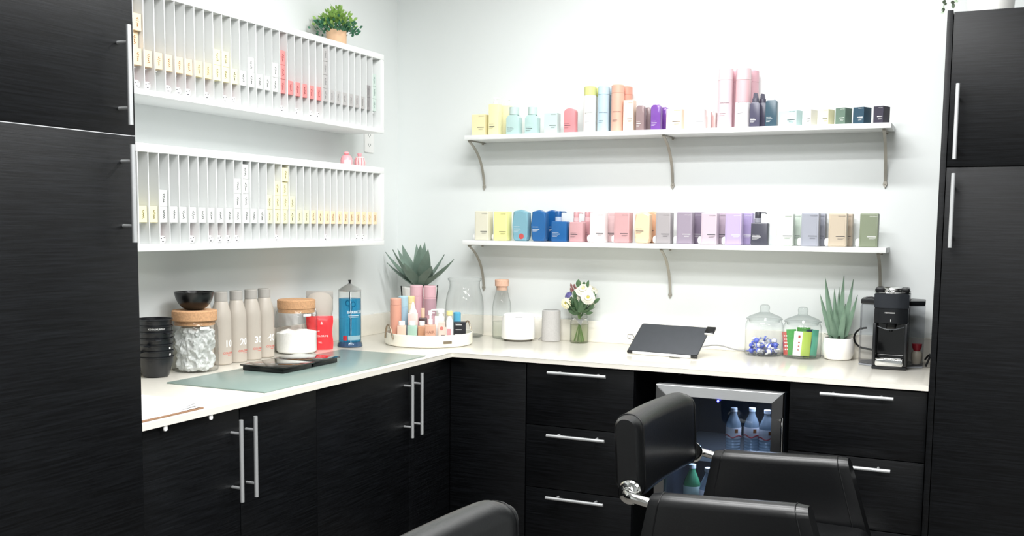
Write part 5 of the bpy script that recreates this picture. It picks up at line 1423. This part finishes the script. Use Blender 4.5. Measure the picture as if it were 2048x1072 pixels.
# ------------------------------------------------------------------ light
def area(name, loc, sx, sy, power, col=(1, 1, 1), rot=(0, 0, 0)):
    l = bpy.data.lights.new(name, 'AREA'); l.shape = 'RECTANGLE'; l.size = sx; l.size_y = sy; l.energy = power; l.color = col
    o = bpy.data.objects.new(name, l); COL.objects.link(o); o.location = loc; o.rotation_euler = rot
    return o
WARM = (0.996, 1.0, 0.998)
LAMP_E = mat('ceiling_panel', '#ffffff', 0.5, emit='#fffaf0', emit_s=4.0, noise=0.01)
panels = [(1.6, -0.95, 1.2, 0.12, 34), (1.6, -1.75, 1.2, 0.12, 42), (1.7, -2.45, 1.4, 0.6, 48), (3.4, -2.2, 1.2, 0.3, 36), (2.2, -4.4, 1.2, 0.6, 75), (3.8, -4.6, 1.2, 0.6, 50)]  # first three follow the shelf shadows; the others are unseen, added as fill
for k, (x, y, sx, sy, p) in enumerate(panels):
    area('ceiling_light_lamp', (x, y, 2.735), sx, sy, p, WARM)
    t = thing('ceiling_light', 'flat white light panel on the unseen salon ceiling', 'ceiling light', (x, y, 2.75), 0, 'ceiling light panels')
    obj('light_frame', G().box((-sx / 2 - 0.03, -sy / 2 - 0.03, -0.012), (sx / 2 + 0.03, sy / 2 + 0.03, -0.0005), 0.002), WHT, t)
w = bpy.data.worlds.new('World'); scene.world = w; w.use_nodes = True
w.node_tree.nodes['Background'].inputs[0].default_value = (0.9, 0.95, 1.0, 1)
w.node_tree.nodes['Background'].inputs[1].default_value = 0.3

# ------------------------------------------------------------------ camera
YAW, PIT, ROL = 0.4324, -0.0933, 0.0105
FPX, PY = 2020.63, 637.9
cam = bpy.data.cameras.new('camera'); co = bpy.data.objects.new('camera', cam); COL.objects.link(co)
f = Vector((-math.sin(YAW) * math.cos(PIT), math.cos(YAW) * math.cos(PIT), math.sin(PIT)))
rt = Vector((math.cos(YAW), math.sin(YAW), 0)); up = rt.cross(f)
r2 = rt * math.cos(ROL) + up * math.sin(ROL); u2 = -rt * math.sin(ROL) + up * math.cos(ROL)
M = Matrix((r2, u2, -f)).transposed().to_4x4(); M.translation = (2.492, -4.1035, 1.416)
co.matrix_world = M
cam.sensor_fit = 'HORIZONTAL'; cam.sensor_width = 36.0
cam.lens = FPX / 2048 * 36.0
cam.shift_y = -(536 - PY) / 2048 * 1.0
cam.clip_start = 0.05
scene.camera = co
scene.view_settings.view_transform = 'Standard'
scene.view_settings.look = 'None'
scene.view_settings.exposure = -0.30
scene.view_settings.gamma = 1.0
scene.view_settings.use_curve_mapping = False
scene.cycles.max_bounces = 10
scene.cycles.transparent_max_bounces = 32
scene.cycles.use_denoising = True
scene.cycles.sample_clamp_indirect = 6.0
scene.cycles.caustics_reflective = False
scene.cycles.caustics_refractive = False
